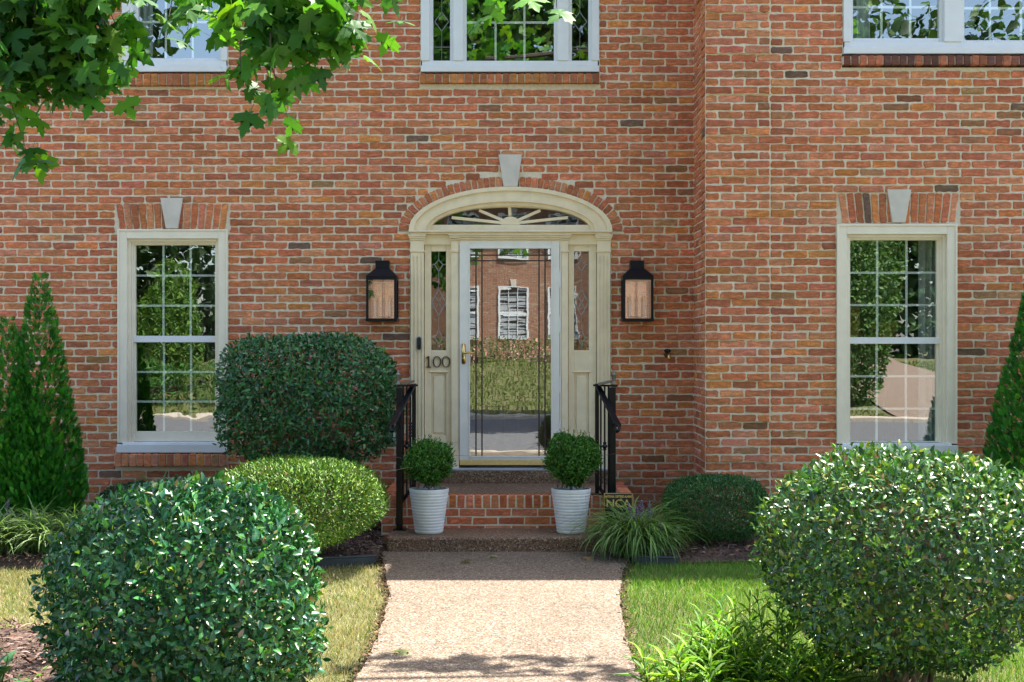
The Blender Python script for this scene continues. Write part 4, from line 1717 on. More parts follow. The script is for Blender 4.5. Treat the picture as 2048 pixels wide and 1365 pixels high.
def superell(d, e):
    """radius along direction d of the unit superellipsoid |x|^e + |y|^e + |z|^e = 1"""
    return (np.abs(d) ** e).sum(1) ** (-1.0 / e)


def shrub_leaves(c, rad, n, L, Wd, cols, w, e=2.6, depth=.28, seed=1, lump=.05, taper=0.0, up=.35, zmin=-.95, tv=LEAF_V, tf=LEAF_F, gap=0.0, rnd=.75, jit=.18):
    d = shell_dirs(n, zmin)
    n = len(d)
    r = superell(d, e) * lumps(d, seed, lump)
    dp = RNG.exponential(depth * .45, n).clip(0, .75)
    dp[RNG.random(n) < .018] = -.03      # shoots that stand proud
    if gap:
        dens = noise2(d[:, :2] * 1.0 + d[:, 2:3], seed + 3, 4.5)
        ok = RNG.random(n) > gap * np.clip(dens + .2, 0, 1)
        d, r, dp = d[ok], r[ok], dp[ok]
        n = len(d)
    loc = d * (r * (1 - dp))[:, None]
    if taper:
        k = 1 - taper * np.clip(-loc[:, 2], 0, 1) ** 1.2
        loc[:, 0] *= k; loc[:, 1] *= k
    rad = np.array(rad)
    pos = np.array(c) + loc * rad
    nrmv = d / rad
    nrmv /= np.linalg.norm(nrmv, axis=1, keepdims=True)
    T = rdir(n) * .9 + nrmv * .55 + np.array([0, 0, up])
    Nn = nrmv + rdir(n) * rnd + np.array([0, 0, .25])
    C = palette(n, cols, w, jit)
    s = RNG.uniform(.72, 1.2, n)
    sc = np.column_stack([L * s, Wd * s * RNG.uniform(.85, 1.15, n), L * s])
    return scatter(tv, tf, pos, T, Nn, sc, C)


def branches(b, base, top_c, rad, n, r0, seed):
    rg = random.Random(seed)
    for i in range(n):
        a = rg.uniform(0, 6.28)
        q = rg.uniform(.3, .86)
        el = rg.uniform(-.3, 1.2)
        end = Vector((top_c[0] + rad[0] * q * math.cos(a) * math.cos(el), top_c[1] + rad[1] * q * math.sin(a) * math.cos(el), top_c[2] + rad[2] * q * math.sin(el)))
        p0 = Vector(base) + Vector((rg.gauss(0, .05), rg.gauss(0, .05), 0))
        mid = p0.lerp(end, .5) + Vector((rg.gauss(0, .06), rg.gauss(0, .06), rg.uniform(-.05, .12)))
        b.tube([p0, p0.lerp(mid, .5), mid, mid.lerp(end, .5) + Vector((rg.gauss(0, .02), rg.gauss(0, .02), 0)), end], [r0, r0 * .8, r0 * .55, r0 * .4, r0 * .2], 6)
        for k in range(3):
            s0 = mid.lerp(end, rg.uniform(.0, .7))
            e2 = s0 + Vector((rg.gauss(0, .16), rg.gauss(0, .16), rg.gauss(.05, .12)))
            b.tube([s0, s0.lerp(e2, .5) + Vector((0, 0, .015)), e2], [r0 * .35, r0 * .25, r0 * .12], 5)


PRIVET = ([(0.032, 0.138, 0.040), (0.023, 0.110, 0.044), (0.046, 0.178, 0.038), (0.075, 0.225, 0.030), (0.17, 0.28, 0.03), (0.24, 0.17, 0.09)], [30, 30, 22, 9, 2.5, 2.2])


def round_shrub(name, label, c, rad, n, seed, e=2.7, taper=.3, cols=PRIVET, L=.044, Wd=.0205, gap=.25, depth=.30, nb=16):
    t = thing(name, label, 'shrub', (c[0], c[1], 0))
    parts = [shrub_leaves(c, rad, n, L, Wd, cols[0], cols[1], e=e, seed=seed, taper=taper, gap=gap, depth=depth, rnd=.62, jit=.26)]
    # bright young shoots
    k = 26
    d = shell_dirs(k, -.5)
    tip = np.array(c) + d * (superell(d, e) * lumps(d, seed, .05))[:, None] * np.array(rad) * .99
    tip = np.repeat(tip, 6, 0) + RNG.normal(0, .012, (len(tip) * 6, 3))
    T = rdir(len(tip)) * .7 + np.repeat(d, 6, 0) * .6 + np.array([0, 0, .6])
    sc = np.column_stack([RNG.uniform(.03, .045, len(tip)), RNG.uniform(.010, .015, len(tip)), np.full(len(tip), .04)])
    parts.append(scatter(LEAF_V, LEAF_F, tip, T, rdir(len(tip)), sc, palette(len(tip), [(0.20, 0.36, 0.035), (0.13, 0.28, 0.03)], [1, 1], .15)))
    V, Lp, S, C = merge(parts)
    np_mesh('foliage', V, Lp, S, M['leaf_gloss'], t, C)
    b = MB()
    branches(b, (c[0], c[1], -.03), c, rad, nb, .012, seed)
    b.build('branches', M['twig'], t)
    return t


yL, yR = -5.8, -5.6
zl0, zl1 = -0.16, wz(962, yL)
round_shrub('round_shrub', 'big round clipped shrub in the left foreground, wholly in shade', (wx(376, yL), yL, (zl0 + zl1) / 2 + .02), ((651 - 95) / 2 / F * (yL - CY) * .945, .56, (zl1 - zl0) / 2 * .97), 19000, 3, e=2.35, taper=.06)
zr1 = wz(896, yR)
round_shrub('round_shrub', 'big rounded shrub at the right edge, its top leaves sparkling in sun', (wx(1815, yR), yR, .58), (.635, .58, (zr1 - .58) * .94), 19000, 8, e=2.8, taper=.25, gap=.40, nb=26, L=.040, Wd=.0185,
            cols=([(0.038, 0.112, 0.024), (0.026, 0.090, 0.028), (0.058, 0.145, 0.024), (0.10, 0.20, 0.026), (0.25, 0.31, 0.04), (0.24, 0.17, 0.09)], [26, 24, 26, 14, 6, 3]))

# clipped rectangular holly by the wall
yh = -.72
hx0, hx1 = wx(441, yh), wx(789, yh)
hz0, hz1 = wz(922, yh), wz(670, yh)
t = thing('clipped_shrub', 'dark rectangular clipped shrub between the left window and the front door', 'shrub', ((hx0 + hx1) / 2, yh, 0))
c = ((hx0 + hx1) / 2, yh, (hz0 + hz1) / 2)
rad = ((hx1 - hx0) / 2, .42, (hz1 - hz0) / 2)
V, Lp, S, C = shrub_leaves(c, rad, 15500, .048, .021, [(0.032, 0.138, 0.042), (0.044, 0.168, 0.042), (0.022, 0.100, 0.038), (0.085, 0.22, 0.040), (0.18, 0.14, 0.07)], [30, 26, 20, 6, 2], e=3.9, rnd=.62, jit=.26, seed=21, lump=.055, gap=.55, depth=.30)
np_mesh('foliage', V, Lp, S, M['leaf_gloss'], t, C)
b = MB()
branches(b, (c[0] + .05, yh, -.02), c, rad, 24, .014, 5)
b.build('branches', M['twig'], t)

# yew mound left of the walk, lit on top
NEEDLE_V, NEEDLE_F = OVAL_V, OVAL_F
ym = -2.08


def mound(label, c, rad, n, cols, w, seed, L=.030, Wd=.008, taper=.35, e=2.5, lump=.05, nb=14):
    t = thing('low_shrub', label, 'shrub', (c[0], c[1], 0))
    V, Lp, S, C = shrub_leaves(c, rad, n, L, Wd, cols, w, e=e, seed=seed, lump=lump, taper=taper, gap=.15, depth=.22, tv=NEEDLE_V, tf=NEEDLE_F, rnd=.8, up=.5, jit=.26)
    np_mesh('foliage', V, Lp, S, M['leaf_yew'], t, C)
    b = MB()
    branches(b, (c[0], c[1], -.02), c, (rad[0] * .95, rad[1] * .95, rad[2] * .8), nb, .010, seed)
    b.build('branches', M['twig'], t)
    return t


m0, m1 = wx(434, ym), wx(768, ym)
mt = wz(914, ym)
mound('low mounded yew left of the steps with a sunlit yellow-green top', ((m0 + m1) / 2, ym, .43), ((m1 - m0) / 2 * 1.0, .70, mt - .435), 32000,
      [(0.12, 0.225, 0.022), (0.080, 0.175, 0.022), (0.048, 0.125, 0.022), (0.20, 0.29, 0.035), (0.17, 0.115, 0.055)], [28, 28, 20, 18, 3], 31, taper=.58, e=2.7, L=.034, Wd=.011, lump=.085)
yy_ = -1.35
mound('low dark green yew beside the purple-flowered clump right of the steps', (wx(1431, yy_), yy_, .31), (102 / F * (yy_ - CY), .36, wz(954, yy_) - .31), 17000,
      [(0.040, 0.135, 0.034), (0.030, 0.105, 0.030), (0.062, 0.175, 0.038), (0.10, 0.23, 0.042)], [30, 26, 22, 9], 37, taper=.15, e=3.0)
mound('small dark shrub under the left window, peeking over the foreground shrub', (wx(265, -.75), -.75, .22), (.30, .24, .22), 7000,
      [(0.035, 0.11, 0.05), (0.028, 0.085, 0.045), (0.05, 0.14, 0.05)], [1, 1, 1], 39, nb=6)


# arborvitae
def spray_template():
    v, f = [], []

    def leaflet(x, y, ang, L, w):
        n = len(v)
        ca, sa = math.cos(ang), math.sin(ang)
        for a, b_ in ((0, 0), (.5, w * .62), (1, 0), (.5, -w * .62)):
            X, Y = a * L, b_ * L
            v.append((x + X * ca - Y * sa, y + X * sa + Y * ca, -.12 * (x + X * ca) ** 2))
        f.append((n, n + 3, n + 2, n + 1))
    leaflet(0, 0, 0, .55, .16)
    leaflet(.45, 0, 0, .55, .18)
    for i, x in enumerate((.12, .30, .48, .64)):
        L = .46 - .07 * i
        leaflet(x, 0, .62, L, .20)
        leaflet(x, 0, -.62, L, .20)
        leaflet(x + .12, .12 - .02 * i, .35, L * .6, .24)
        leaflet(x + .12, -.12 + .02 * i, -.35, L * .6, .24)
    return v, f


SPV, SPF = spray_template()


def arborvitae(label, lobes, n, base, seed):
    """lobes: (x, y, z0, z1, radius)"""
    t = thing('conical_evergreen', label, 'conifer', base)
    parts = []
    tot = sum(l[4] * (l[3] - l[2]) for l in lobes)
    for li, (x, y, z0, z1, r) in enumerate(lobes):
        k = int(n * r * (z1 - z0) / tot)
        u = RNG.random(k)
        u = 1 - np.sqrt(1 - u * .996)
        a = RNG.uniform(0, 2 * math.pi, k)
        prof = np.minimum(1.0, (1 - u) ** .78 * 1.16) * (1 - .38 * np.clip(.16 - u, 0, 1) / .16)
        d = np.column_stack([np.cos(a), np.sin(a), u * 3])
        rr = r * prof * lumps(d, seed + li, .07, 2.6) * (1 - RNG.exponential(.14, k).clip(0, .8))
        pos = np.column_stack([x + rr * np.cos(a), y + rr * np.sin(a), z0 + u * (z1 - z0) * 1.04])
        T = np.column_stack([np.cos(a) * .55, np.sin(a) * .55, np.full(k, 1.0)]) + rdir(k) * .40
        Nn = np.column_stack([-np.sin(a), np.cos(a), np.zeros(k)]) * .25 + rdir(k)
        C = palette(k, [(0.026, 0.175, 0.014), (0.042, 0.22, 0.016), (0.017, 0.12, 0.016), (0.10, 0.31, 0.024)], [30, 28, 18, 14], .24)
        s = RNG.uniform(.055, .10, k) * (1 - .30 * u)
        pos -= T / np.linalg.norm(T, axis=1, keepdims=True) * s[:, None] * .6
        parts.append(scatter(SPV, SPF, pos, T, Nn, s, C))
    V, Lp, S, C = merge(parts)
    np_mesh('foliage', V, Lp, S, M['leaf_soft'], t, C)
    b = MB()
    for (x, y, z0, z1, r) in lobes:
        b.tube([(base[0], base[1], -.03), (x, y, z0 + .2), (x, y, z0 + (z1 - z0) * .45)], [.05, .03, .006], 8)
    b.build('trunk', M['bark'], t)


ya = -1.05
arborvitae('tall bright green conical evergreen at the left edge beside the window', [(wx(80, ya), ya, .03, wz(530, ya), .355), (wx(16, ya - .1), ya - .1, .03, wz(622, ya), .36), (wx(66, ya), ya - .10, .02, wz(760, ya), .36)], 13000, (wx(50, ya), ya, 0), 51)
yb = -1.45
arborvitae('bright green conical evergreen at the right edge behind the big shrub', [(wx(2098, yb), yb, .05, wz(390, yb), .47)], 8000, (wx(2098, yb), yb, 0), 57)


# ------------------------------------------------------------------ strap-leaved plants
def strap_blades(cx, cy, z0, n, Lmin, Lmax, width, cols, w, spread=.07, seg=7, lean=(.25, 1.0), stripe=None, droop=1.0):
    a = RNG.uniform(0, 2 * math.pi, n)
    L = RNG.uniform(Lmin, Lmax, n)
    el0 = RNG.uniform(R(52), R(86), n)
    bend = RNG.uniform(R(55), R(135), n) * droop
    x = cx + RNG.normal(0, spread, n)
    y = cy + RNG.normal(0, spread, n)
    p = np.column_stack([x, y, np.full(n, z0)])
    side = np.column_stack([-np.sin(a), np.cos(a), np.zeros(n)])
    rows = []
    for k in range(seg + 1):
        u = k / seg
        ww = width * (1 - .25 * abs(u - .4)) * (1 if u < .75 else max(.06, (1 - u) * 4)) * .5
        rows.append((p - side * ww, p.copy() + np.array([0, 0, -.0015]), p + side * ww))
        el = el0 - bend * u ** 1.25
        st = (L / seg)[:, None]
        p = p + np.column_stack([np.cos(a) * np.cos(el), np.sin(a) * np.cos(el), np.sin(el)]) * st
        p[:, 2] = np.maximum(p[:, 2], .012)
    V = np.stack([np.stack(r, 1) for r in rows], 1)          # n, seg+1, 3, 3
    k = (seg + 1) * 3
    V = V.reshape(n * k, 3)
    fl = []
    for s in range(seg):
        for h in (0, 1):
            q = s * 3 + h
            fl += [q, q + 1, q + 4, q + 3]
    fl = (np.array(fl)[None, :] + (np.arange(n) * k)[:, None]).ravel()
    fs = np.full(n * seg * 2, 4)
    C = palette(n, cols, w, .2)
    CC = np.repeat(C[:, None, :], k, 1)
    if stripe is not None:
        ed = np.zeros(k, bool)
        ed[0::3] = True
        CC[:, ed, :] = CC[:, ed, :] * .4 + np.array(stripe) * .6
    return V, fl, fs, CC.reshape(-1, 3)


def flower_spikes(parent, cx, cy, n, spread, zlo, zhi, cols, out=.25):
    for i in range(n):
        a = random.uniform(0, 6.28)
        q = random.uniform(.2, 1.0) * spread
        x1, y1, z1 = cx + q * math.cos(a), cy + q * math.sin(a) * .8 - .05, random.uniform(zlo, zhi)
        k = 46
        u = RNG.random(k)
        p0, p1 = np.array([x1 * .92 + cx * .08, y1, z1 - .11]), np.array([x1, y1, z1])
        pos = p0 + (p1 - p0) * u[:, None] + RNG.normal(0, .0045, (k, 3))
        C = palette(k, cols, [1] * len(cols), .2)
        V, L, S, CC = scatter(OVAL_V, OVAL_F, pos, rdir(k) + np.array([0, 0, .3]), rdir(k), np.column_stack([np.full(k, .012), np.full(k, .010), np.full(k, .01)]), C)
        st = strap_blades(cx + (x1 - cx) * .35, cy + (y1 - cy) * .35, .05, 1, .01, .02, .003, [(0.1, 0.12, 0.06)], [1])
        o_ = np_mesh('flower_spike', V, L, S, M['leaf_soft'], parent, CC)
        b = MB()
        b.tube([(cx + (x1 - cx) * .3, cy + (y1 - cy) * .3, .04), (cx + (x1 - cx) * .7, cy + (y1 - cy) * .7, z1 * .6), tuple(p1)], .0025, 5)
        b.build('stem', M['twig'], o_)


yc_ = -1.80
lx = wx(1270, yc_)
lir = thing('grass_clump', 'striped strap-leaved clump with purple flower spikes in front of the alarm sign', 'plant', (lx, yc_, 0), 'strap-leaved border plants')
V, L, S, C = strap_blades(lx, yc_, .02, 700, .36, .66, .0125, [(0.09, 0.20, 0.035), (0.12, 0.25, 0.05), (0.06, 0.14, 0.035)], [2, 2, 1.3], spread=.07, stripe=(0.46, 0.52, 0.22), droop=1.42)
np_mesh('leaves', V, L, S, M['leaf_soft'], lir, C)
flower_spikes(lir, lx, yc_, 9, .17, .33, .45, [(0.20, 0.14, 0.30), (0.13, 0.09, 0.20), (0.28, 0.20, 0.36)])
flower_spikes(lir, lx + .2, yc_ - .02, 5, .18, .18, .36, [(0.20, 0.16, 0.24), (0.28, 0.25, 0.28)])

yl = -1.85
lab = ['strap-leaved clump at the left edge below the evergreen, with a purple spike', 'strap-leaved clump second from the left edge in the left border', 'strap-leaved clump under the evergreen, third from the left edge', 'strap-leaved clump of the left border touching the foreground shrub', 'strap-leaved clump mostly hidden behind the left foreground shrub']
for i, pxx in enumerate((-10, 62, 132, 196, 268)):
    x = wx(pxx, yl)
    t = thing('grass_clump', lab[i], 'plant', (x, yl, 0), 'strap-leaved border plants')
    V, L, S, C = strap_blades(x, yl + random.gauss(0, .04), .02, 330, .32, .55, .0115, [(0.10, 0.20, 0.05), (0.14, 0.25, 0.07), (0.07, 0.15, 0.045)], [2, 2, 1.3], spread=.075, stripe=(0.45, 0.50, 0.28), droop=1.1)
    np_mesh('leaves', V, L, S, M['leaf_soft'], t, C)
    if i == 0:
        flower_spikes(t, x + .05, yl - .03, 3, .10, .40, .47, [(0.20, 0.14, 0.30), (0.13, 0.09, 0.20)])


# leafy perennials in the right foreground, hosta and seedlings at the left
def leafy_stems(t, spots, hmin, hmax, L, Wd, cols, w, nleaf=11, up=.55):
    parts = []
    b = MB()
    for (x, y) in spots:
        h = random.uniform(hmin, hmax)
        lean = Vector((random.gauss(0, .12), random.gauss(0, .12), 1)).normalized()
        p0 = Vector((x, y, -.02))
        b.tube([p0, p0 + lean * h * .5, p0 + lean * h], [.004, .0035, .002], 5)
        k = int(nleaf * random.uniform(.8, 1.25))
        u = np.linspace(.18, 1.0, k)
        a = np.arange(k) * 2.4 + random.uniform(0, 6)
        pos = np.array(p0)[None] + np.array(lean)[None] * (h * u)[:, None]
        T = np.column_stack([np.cos(a), np.sin(a), np.full(k, up)]) + np.column_stack([np.zeros(k), np.zeros(k), u * .9])
        s = L * (1.12 - .55 * u) * RNG.uniform(.8, 1.2, k)
        tv = [(0, 0, 0), (.25, .5, .05), (.25, 0, .0), (.25, -.5, .05), (.6, .42, -.02), (.6, 0, -.08), (.6, -.42, -.02), (1, 0, -.32)]
        parts.append(scatter(tv, LEAF_F, pos, T, np.column_stack([-np.cos(a) * .5, -np.sin(a) * .5, np.ones(k)]), np.column_stack([s, Wd * s / L, s]), palette(k, cols, w, .18)))
    parts.append((np.array(b.v, dtype=float), np.array([i for f_ in b.f for i in f_]), np.array([len(f_) for f_ in b.f]), np.tile(np.array([[0.09, 0.16, 0.04]]), (len(b.v), 1))))
    V, Lp, S, C = merge(parts)
    np_mesh('leaves', V, Lp, S, M['leaf_soft'], t, C)


GREENS = ([(0.14, 0.29, 0.025), (0.08, 0.19, 0.025), (0.22, 0.38, 0.04), (0.30, 0.43, 0.05)], [3, 3, 2, 1])
for (pxx, yy, label, hh) in ((1425, -5.62, 'leafy lily clump nearest the walk in the right foreground', .30), (1490, -5.45, 'taller leafy lily clump in the right foreground beside the big shrub', .38), (1590, -5.75, 'leafy lily clump under the left side of the big right shrub', .30)):
    x = wx(pxx, yy)
    t = thing('leafy_perennial', label, 'plant', (x, yy, 0), 'leafy lilies in the right foreground')
    leafy_stems(t, [(x + random.gauss(0, .11), yy + random.gauss(0, .10)) for _ in range(24)], hh * .55, hh * 1.05, .165, .022, *GREENS, nleaf=13)
hx_ = wx(-22, -5.75)
t = thing('hosta', 'pale-edged broad-leaved plant cut by the left edge of the picture', 'plant', (hx_, -5.75, 0))
leafy_stems(t, [(hx_ + random.gauss(0, .05), -5.75 + random.gauss(0, .05)) for _ in range(5)], .10, .24, .13, .06, [(0.07, 0.19, 0.06), (0.22, 0.33, 0.16)], [2, 1], nleaf=5)
sx_ = wx(60, -5.5)
t = thing('seedling', 'small bright seedlings in the shaded mulch at the bottom left', 'plant', (sx_, -5.5, 0))
leafy_stems(t, [(sx_ + random.gauss(0, .10), -5.55 + random.gauss(0, .03)) for _ in range(6)], .03, .08, .07, .02, [(0.12, 0.28, 0.05), (0.18, 0.34, 0.06)], [1, 1], nleaf=4)


# ------------------------------------------------------------------ planters with box balls
def planter(pxc, label_p, label_b, bx0, bx1, by0, n, seed):
    y = -1.345
    s = (y - CY) / F
    cx = wx(pxc, y)
    zt = wz(977, y)
    rt, rb = 39.0 * s, 27.5 * s
    z0 = Z_STEP
    t = thing('ribbed_planter', label_p, 'planter', (cx, y, z0), 'ribbed planters on the lower step')
    H = zt - z0
    prof = [(rb * .9, z0), (rb * .98, z0 + .004)]
    nr = 14
    for i in range(nr):
        for k in range(5):
            u = (i + k / 5) / nr
            bulge = .0036 * math.sin(math.pi * k / 5) ** .7 if k else 0
            prof.append((rb + (rt - rb) * u + bulge, z0 + .008 + (H - .02) * u))
    prof += [(rt + .003, zt - .010), (rt + .004, zt - .003), (rt, zt), (rt - .010, zt), (rt - .012, zt - .01), (rt - .02, zt - .05)]
    b = MB()
    b.lathe(prof, cx, y, 48)
    b.build('pot', M['planter'], t, smooth=True)
    b = MB()
    b.lathe([(rt - .019, zt - .055), (rt - .0135, zt - .025), (rt * .4, zt - .018), (.01, zt - .012)], cx, y, 32)
    b.build('soil', M['soil'], t, smooth=True)
    r = (bx1 - bx0) / 2 * s
    xc = wx((bx0 + bx1) / 2, y)
    ztop = wz(by0, y)
    zc = ztop - r * .92
    bt = thing('box_ball', label_b, 'box ball', (cx, y, zt - .015), 'clipped box balls in the planters')
    parts = [shrub_leaves((xc, y, zc), (r, r, r * .92), n, .026, .0145, [(0.050, 0.155, 0.022), (0.075, 0.20, 0.026), (0.032, 0.11, 0.020), (0.12, 0.26, 0.035)], [30, 28, 18, 12], e=2.2, seed=seed, lump=.15, taper=.22, depth=.36, tv=LEAF_V, tf=LEAF_F, rnd=1.0, up=.5, gap=.3)]
    # upright sprigs give the ragged outline
    k = 130
    d = shell_dirs(k, -.7)
    base = np.array((xc, y, zc)) + d * (lumps(d, seed, .09) * r)[:, None] * .93
    T0 = d + np.array([0, 0, .55])
    T0 /= np.linalg.norm(T0, axis=1, keepdims=True)
    q = 9
    pos = np.repeat(base, q, 0) + np.repeat(T0, q, 0) * np.tile(np.linspace(0, .055, q), k)[:, None]
    T = np.repeat(T0, q, 0) * .8 + rdir(k * q) * .8
    parts.append(scatter(LEAF_V, LEAF_F, pos, T, rdir(k * q) + np.array([0, 0, .4]), np.column_stack([RNG.uniform(.012, .019, k * q), RNG.uniform(.007, .010, k * q), np.full(k * q, .015)]), palette(k * q, [(0.055, 0.17, 0.028), (0.09, 0.23, 0.035)], [1, 1], .2)))
    V, L, S, C = merge(parts)
    np_mesh('foliage', V, L, S, M['leaf_soft'], bt, C)
    b = MB()
    b.tube([(cx, y, zt - .03), (cx, y, zc)], [.012, .008], 8)
    branches(b, (cx, y, zt), (xc, y, zc), (r, r, r), 10, .006, seed)
    b.build('stem', M['twig'], bt)


planter(858, 'ribbed white planter left of the front door', 'smaller clipped box ball in the left planter', 814, 904, 886, 7000, 61)
planter(1142, 'ribbed white planter right of the front door', 'larger clipped box ball in the right planter', 1091, 1196, 873, 9000, 67)

# ------------------------------------------------------------------ alarm sign
ysn = -1.52
s0, s1, q0, q1 = px_rect(1207, 1266, 986, 1050, ysn)
sg = thing('alarm_sign', 'black and gold home alarm sign on a stake behind the purple-flowered clump', 'sign', ((s0 + s1) / 2, ysn, 0))
b = MB(); b.box(s0, s1, ysn, ysn + .006, q0, q1); b.build('panel', M['sign'], sg, bevel=.002)
b = MB()
frame_rect(b, s0 + .004, s1 - .004, q0 + .004, q1 - .004, .0035, .0035, .0035, .0035, ysn - .0015, ysn - .0002)
b.build('border', M['sign_gold'], sg)
b = MB(); b.bar(((s0 + s1) / 2, ysn + .012, -.03), ((s0 + s1) / 2, ysn + .012, q1 - .01), .012, .010); b.build('stake', M['pewter'], sg)


def text(body, x, z, y, size, name, mat, parent, sx=1.0):
    cu = bpy.data.curves.new(name, 'FONT')
    cu.body = body
    cu.align_x = 'CENTER'
    cu.align_y = 'CENTER'
    cu.size = size
    cu.extrude = .0008
    cu.offset = .0006
    tmp = bpy.data.objects.new('lettering_curve', cu)
    me_ = bpy.data.meshes.new_from_object(tmp)
    bpy.data.objects.remove(tmp)
    o_ = bpy.data.objects.new(name, me_)
    COL.objects.link(o_)
    me_.materials.clear()
    me_.materials.append(mat)
    o_.parent = parent
    o_.location = Vector((x, y, z)) - org(parent)
    o_.rotation_euler = (R(90), 0, 0)
    o_.scale = (sx, 1, 1)
    return o_


sm_ = (s0 + s1) / 2
text('NATIONAL CERTIFIED ALARMS', sm_, q1 - .030, ysn - .0015, .024, 'lettering', M['sign_gold'], sg, .62)
text('NCA', sm_, q1 - .085, ysn - .0015, .085, 'lettering', M['sign_gold'], sg, 1.05)

# ------------------------------------------------------------------ maple reaching in from the upper left
half = [(0.0, 0.06), (.10, -.02), (.26, -.12), (.25, .02), (.36, .07), (.62, .16), (.55, .26), (.66, .42), (.47, .43), (.41, .53), (.22, .42), (.17, .58), (.25, .70), (.13, .74), (.09, .88), (.0, 1.02)]
mv = [(0.32, 0.0, 0.0)]
rim = [(y, x) for x, y in half] + [(y, -x) for x, y in half[-2:0:-1]]
for (a, s_) in rim:
    r2 = (a - .32) ** 2 + s_ ** 2
    mv.append((a, s_, -.30 * r2 - .10 * abs(s_) * (1 if abs(s_) < .3 else .4)))
nrim = len(rim)
mf = [(0, 1 + i, 1 + (i + 1) % nrim) for i in range(nrim)]
# petiole
mv += [(-.42, .008, .10), (-.42, -.008, .10), (.06, .008, .0), (.06, -.008, .0)]
q = 1 + nrim
mf.append((q, q + 2, q + 3, q + 1))

TX, TY = -3.75, -6.0
mp = thing('maple_tree', 'maple branch of lobed green leaves hanging in from the upper left', 'tree', (TX, TY, 0))
b = MB()
b.tube([(TX, TY, -.1), (TX + .02, TY, .6), (TX + .05, TY + .02, 2.2), (TX + .12, TY + .05, 3.6), (TX + .2, TY + .1, 5.5), (TX + .3, TY + .1, 7.2)], [.22, .17, .15, .13, .09, .03], 14)
b.build('trunk', M['bark'], mp, smooth=True)

leaf_pos, leaf_T, leaf_col = [], [], []
brn = MB()


def twig(p0, p1, r0, n, sag=.1, dens=1.0, spread=.10):
    """a hanging twig with leaves along it"""
    p0, p1 = Vector(p0), Vector(p1)
    m_ = p0.lerp(p1, .5) + Vector((0, 0, sag))
    path = []
    for i in range(9):
        u = i / 8
        path.append(p0 * (1 - u) ** 2 + m_ * 2 * u * (1 - u) + p1 * u ** 2)
    brn.tube(path, [r0 * (1 - .8 * i / 8) for i in range(9)], 6)
    for i in range(n):
        u = random.uniform(.15, 1.03)
        k = min(7, int(u * 8))
        p = path[k].lerp(path[min(k + 1, 8)], u * 8 - k)
        leaf_pos.append(p + Vector((random.gauss(0, spread), random.gauss(0, spread), random.gauss(-.02, spread * .8))))
    return path


yM = -6.3


def hang(px0, py0, px1, py1, n, y=yM, spread=.07, r=.006):
    (a, z) = wp(px0, py0, y)
    (c_, z2) = wp(px1, py1, y + random.uniform(-.25, .25))
    twig((a, y, z), (c_, y + random.uniform(-.2, .2), z2), r, n, .08, spread=spread)


# boughs from the trunk to the hanging sprays
for (px, py) in ((120, -120), (420, -90), (640, -110), (900, -160)):
    a, z = wp(px, py, yM)
    twig((TX + .1, TY, 3.4), (a, yM, z), .03, 14, .25, spread=.12)
# sprays seen in the picture (photo pixels at the branch's depth)
SPRAYS = [(-60, -60, 20, 240, 26), (-20, -40, 60, 150, 24), (60, -40, 90, 190, 26), (110, -50, 150, 160, 24), (150, -30, 205, 190, 24), (180, -60, 130, 80, 20), (20, -40, -10, 130, 18),
          (70, -60, 50, 60, 18), (150, -60, 230, 60, 16), (240, -60, 300, 0, 8), (330, -70, 350, 0, 6), (400, -60, 385, 70, 7), (440, -60, 470, 60, 13), (470, -40, 520, 160, 18), (520, -60, 560, 60, 22),
          (560, -40, 600, 90, 24), (600, -60, 640, 80, 22), (650, -60, 672, 110, 15), (690, -50, 706, 130, 9), (500, 40, 545, 205, 8), (480, 20, 470, 130, 8), (620, 30, 600, 110, 8), (330, -70, 420, -30, 6), (260, -70, 330, -40, 6),
          (770, -60, 790, -2, 7), (-40, 60, 10, 290, 16), (-30, 20, 120, 200, 18), (40, -30, 170, 90, 20), (100, -20, 225, 130, 14), (560, -20, 680, 40, 16), (640, 0, 725, 60, 12), (540, 60, 570, 190, 9), (360, -20, 365, 60, 3), (960, -60, 1000, 0, 4), (1020, -70, 1060, -25, 4), (1110, -70, 1118, -20, 2)]
for (a, b_, c_, d_, n_) in SPRAYS:
    hang(a, b_, c_, d_, int(n_ * (1.35 if c_ < 300 else 1.1) + .5))
n_vis = len(leaf_pos)
# the crown above the picture: it shades the left foreground and speckles the walk
cc = np.array([-1.75, -5.35, 5.0])
n_c = 2600
d = rdir(n_c)
rr = RNG.random(n_c) ** .45
crown = cc + d * rr[:, None] * np.array([2.35, 1.35, 1.25]) * lumps(d, 77, .16, 2.2)[:, None]
extra = [((1.55, -3.72, 5.0), (.78, .20, .22), 90), ((3.3, -3.92, 5.0), (.55, .20, .22), 130), ((2.35, -3.95, 5.05), (.3, .2, .2), 26)]
crown = crown[(crown[:, 2] > 3.75) & ~((crown[:, 0] > -1.2) & (crown[:, 1] < -5.30))]
for ec, er, en in extra:
    crown = np.concatenate([crown, np.array(ec) + rdir(en) * (RNG.random(en) ** .5)[:, None] * np.array(er)])
brn.tube([(TX + .2, TY, 4.4), (-1.0, -4.9, 5.2), (.8, -4.0, 5.15), (2.2, -3.9, 5.1), (3.3, -4.2, 5.0)], [.05, .04, .025, .018, .006], 6)
for i in range(16):
    e_ = Vector(cc) + Vector(tuple(d[i] * np.array([2.0, 1.1, .9])))
    brn.tube([Vector((TX + .15, TY + .05, 3.6 + .12 * i)), Vector((TX + .15, TY, 4.2)).lerp(e_, .5) + Vector((0, 0, .2)), e_], [.035, .02, .006], 6)
brn.build('branches', M['bark'], mp)
pos = np.concatenate([np.array([tuple(p) for p in leaf_pos]), crown])
n = len(pos)
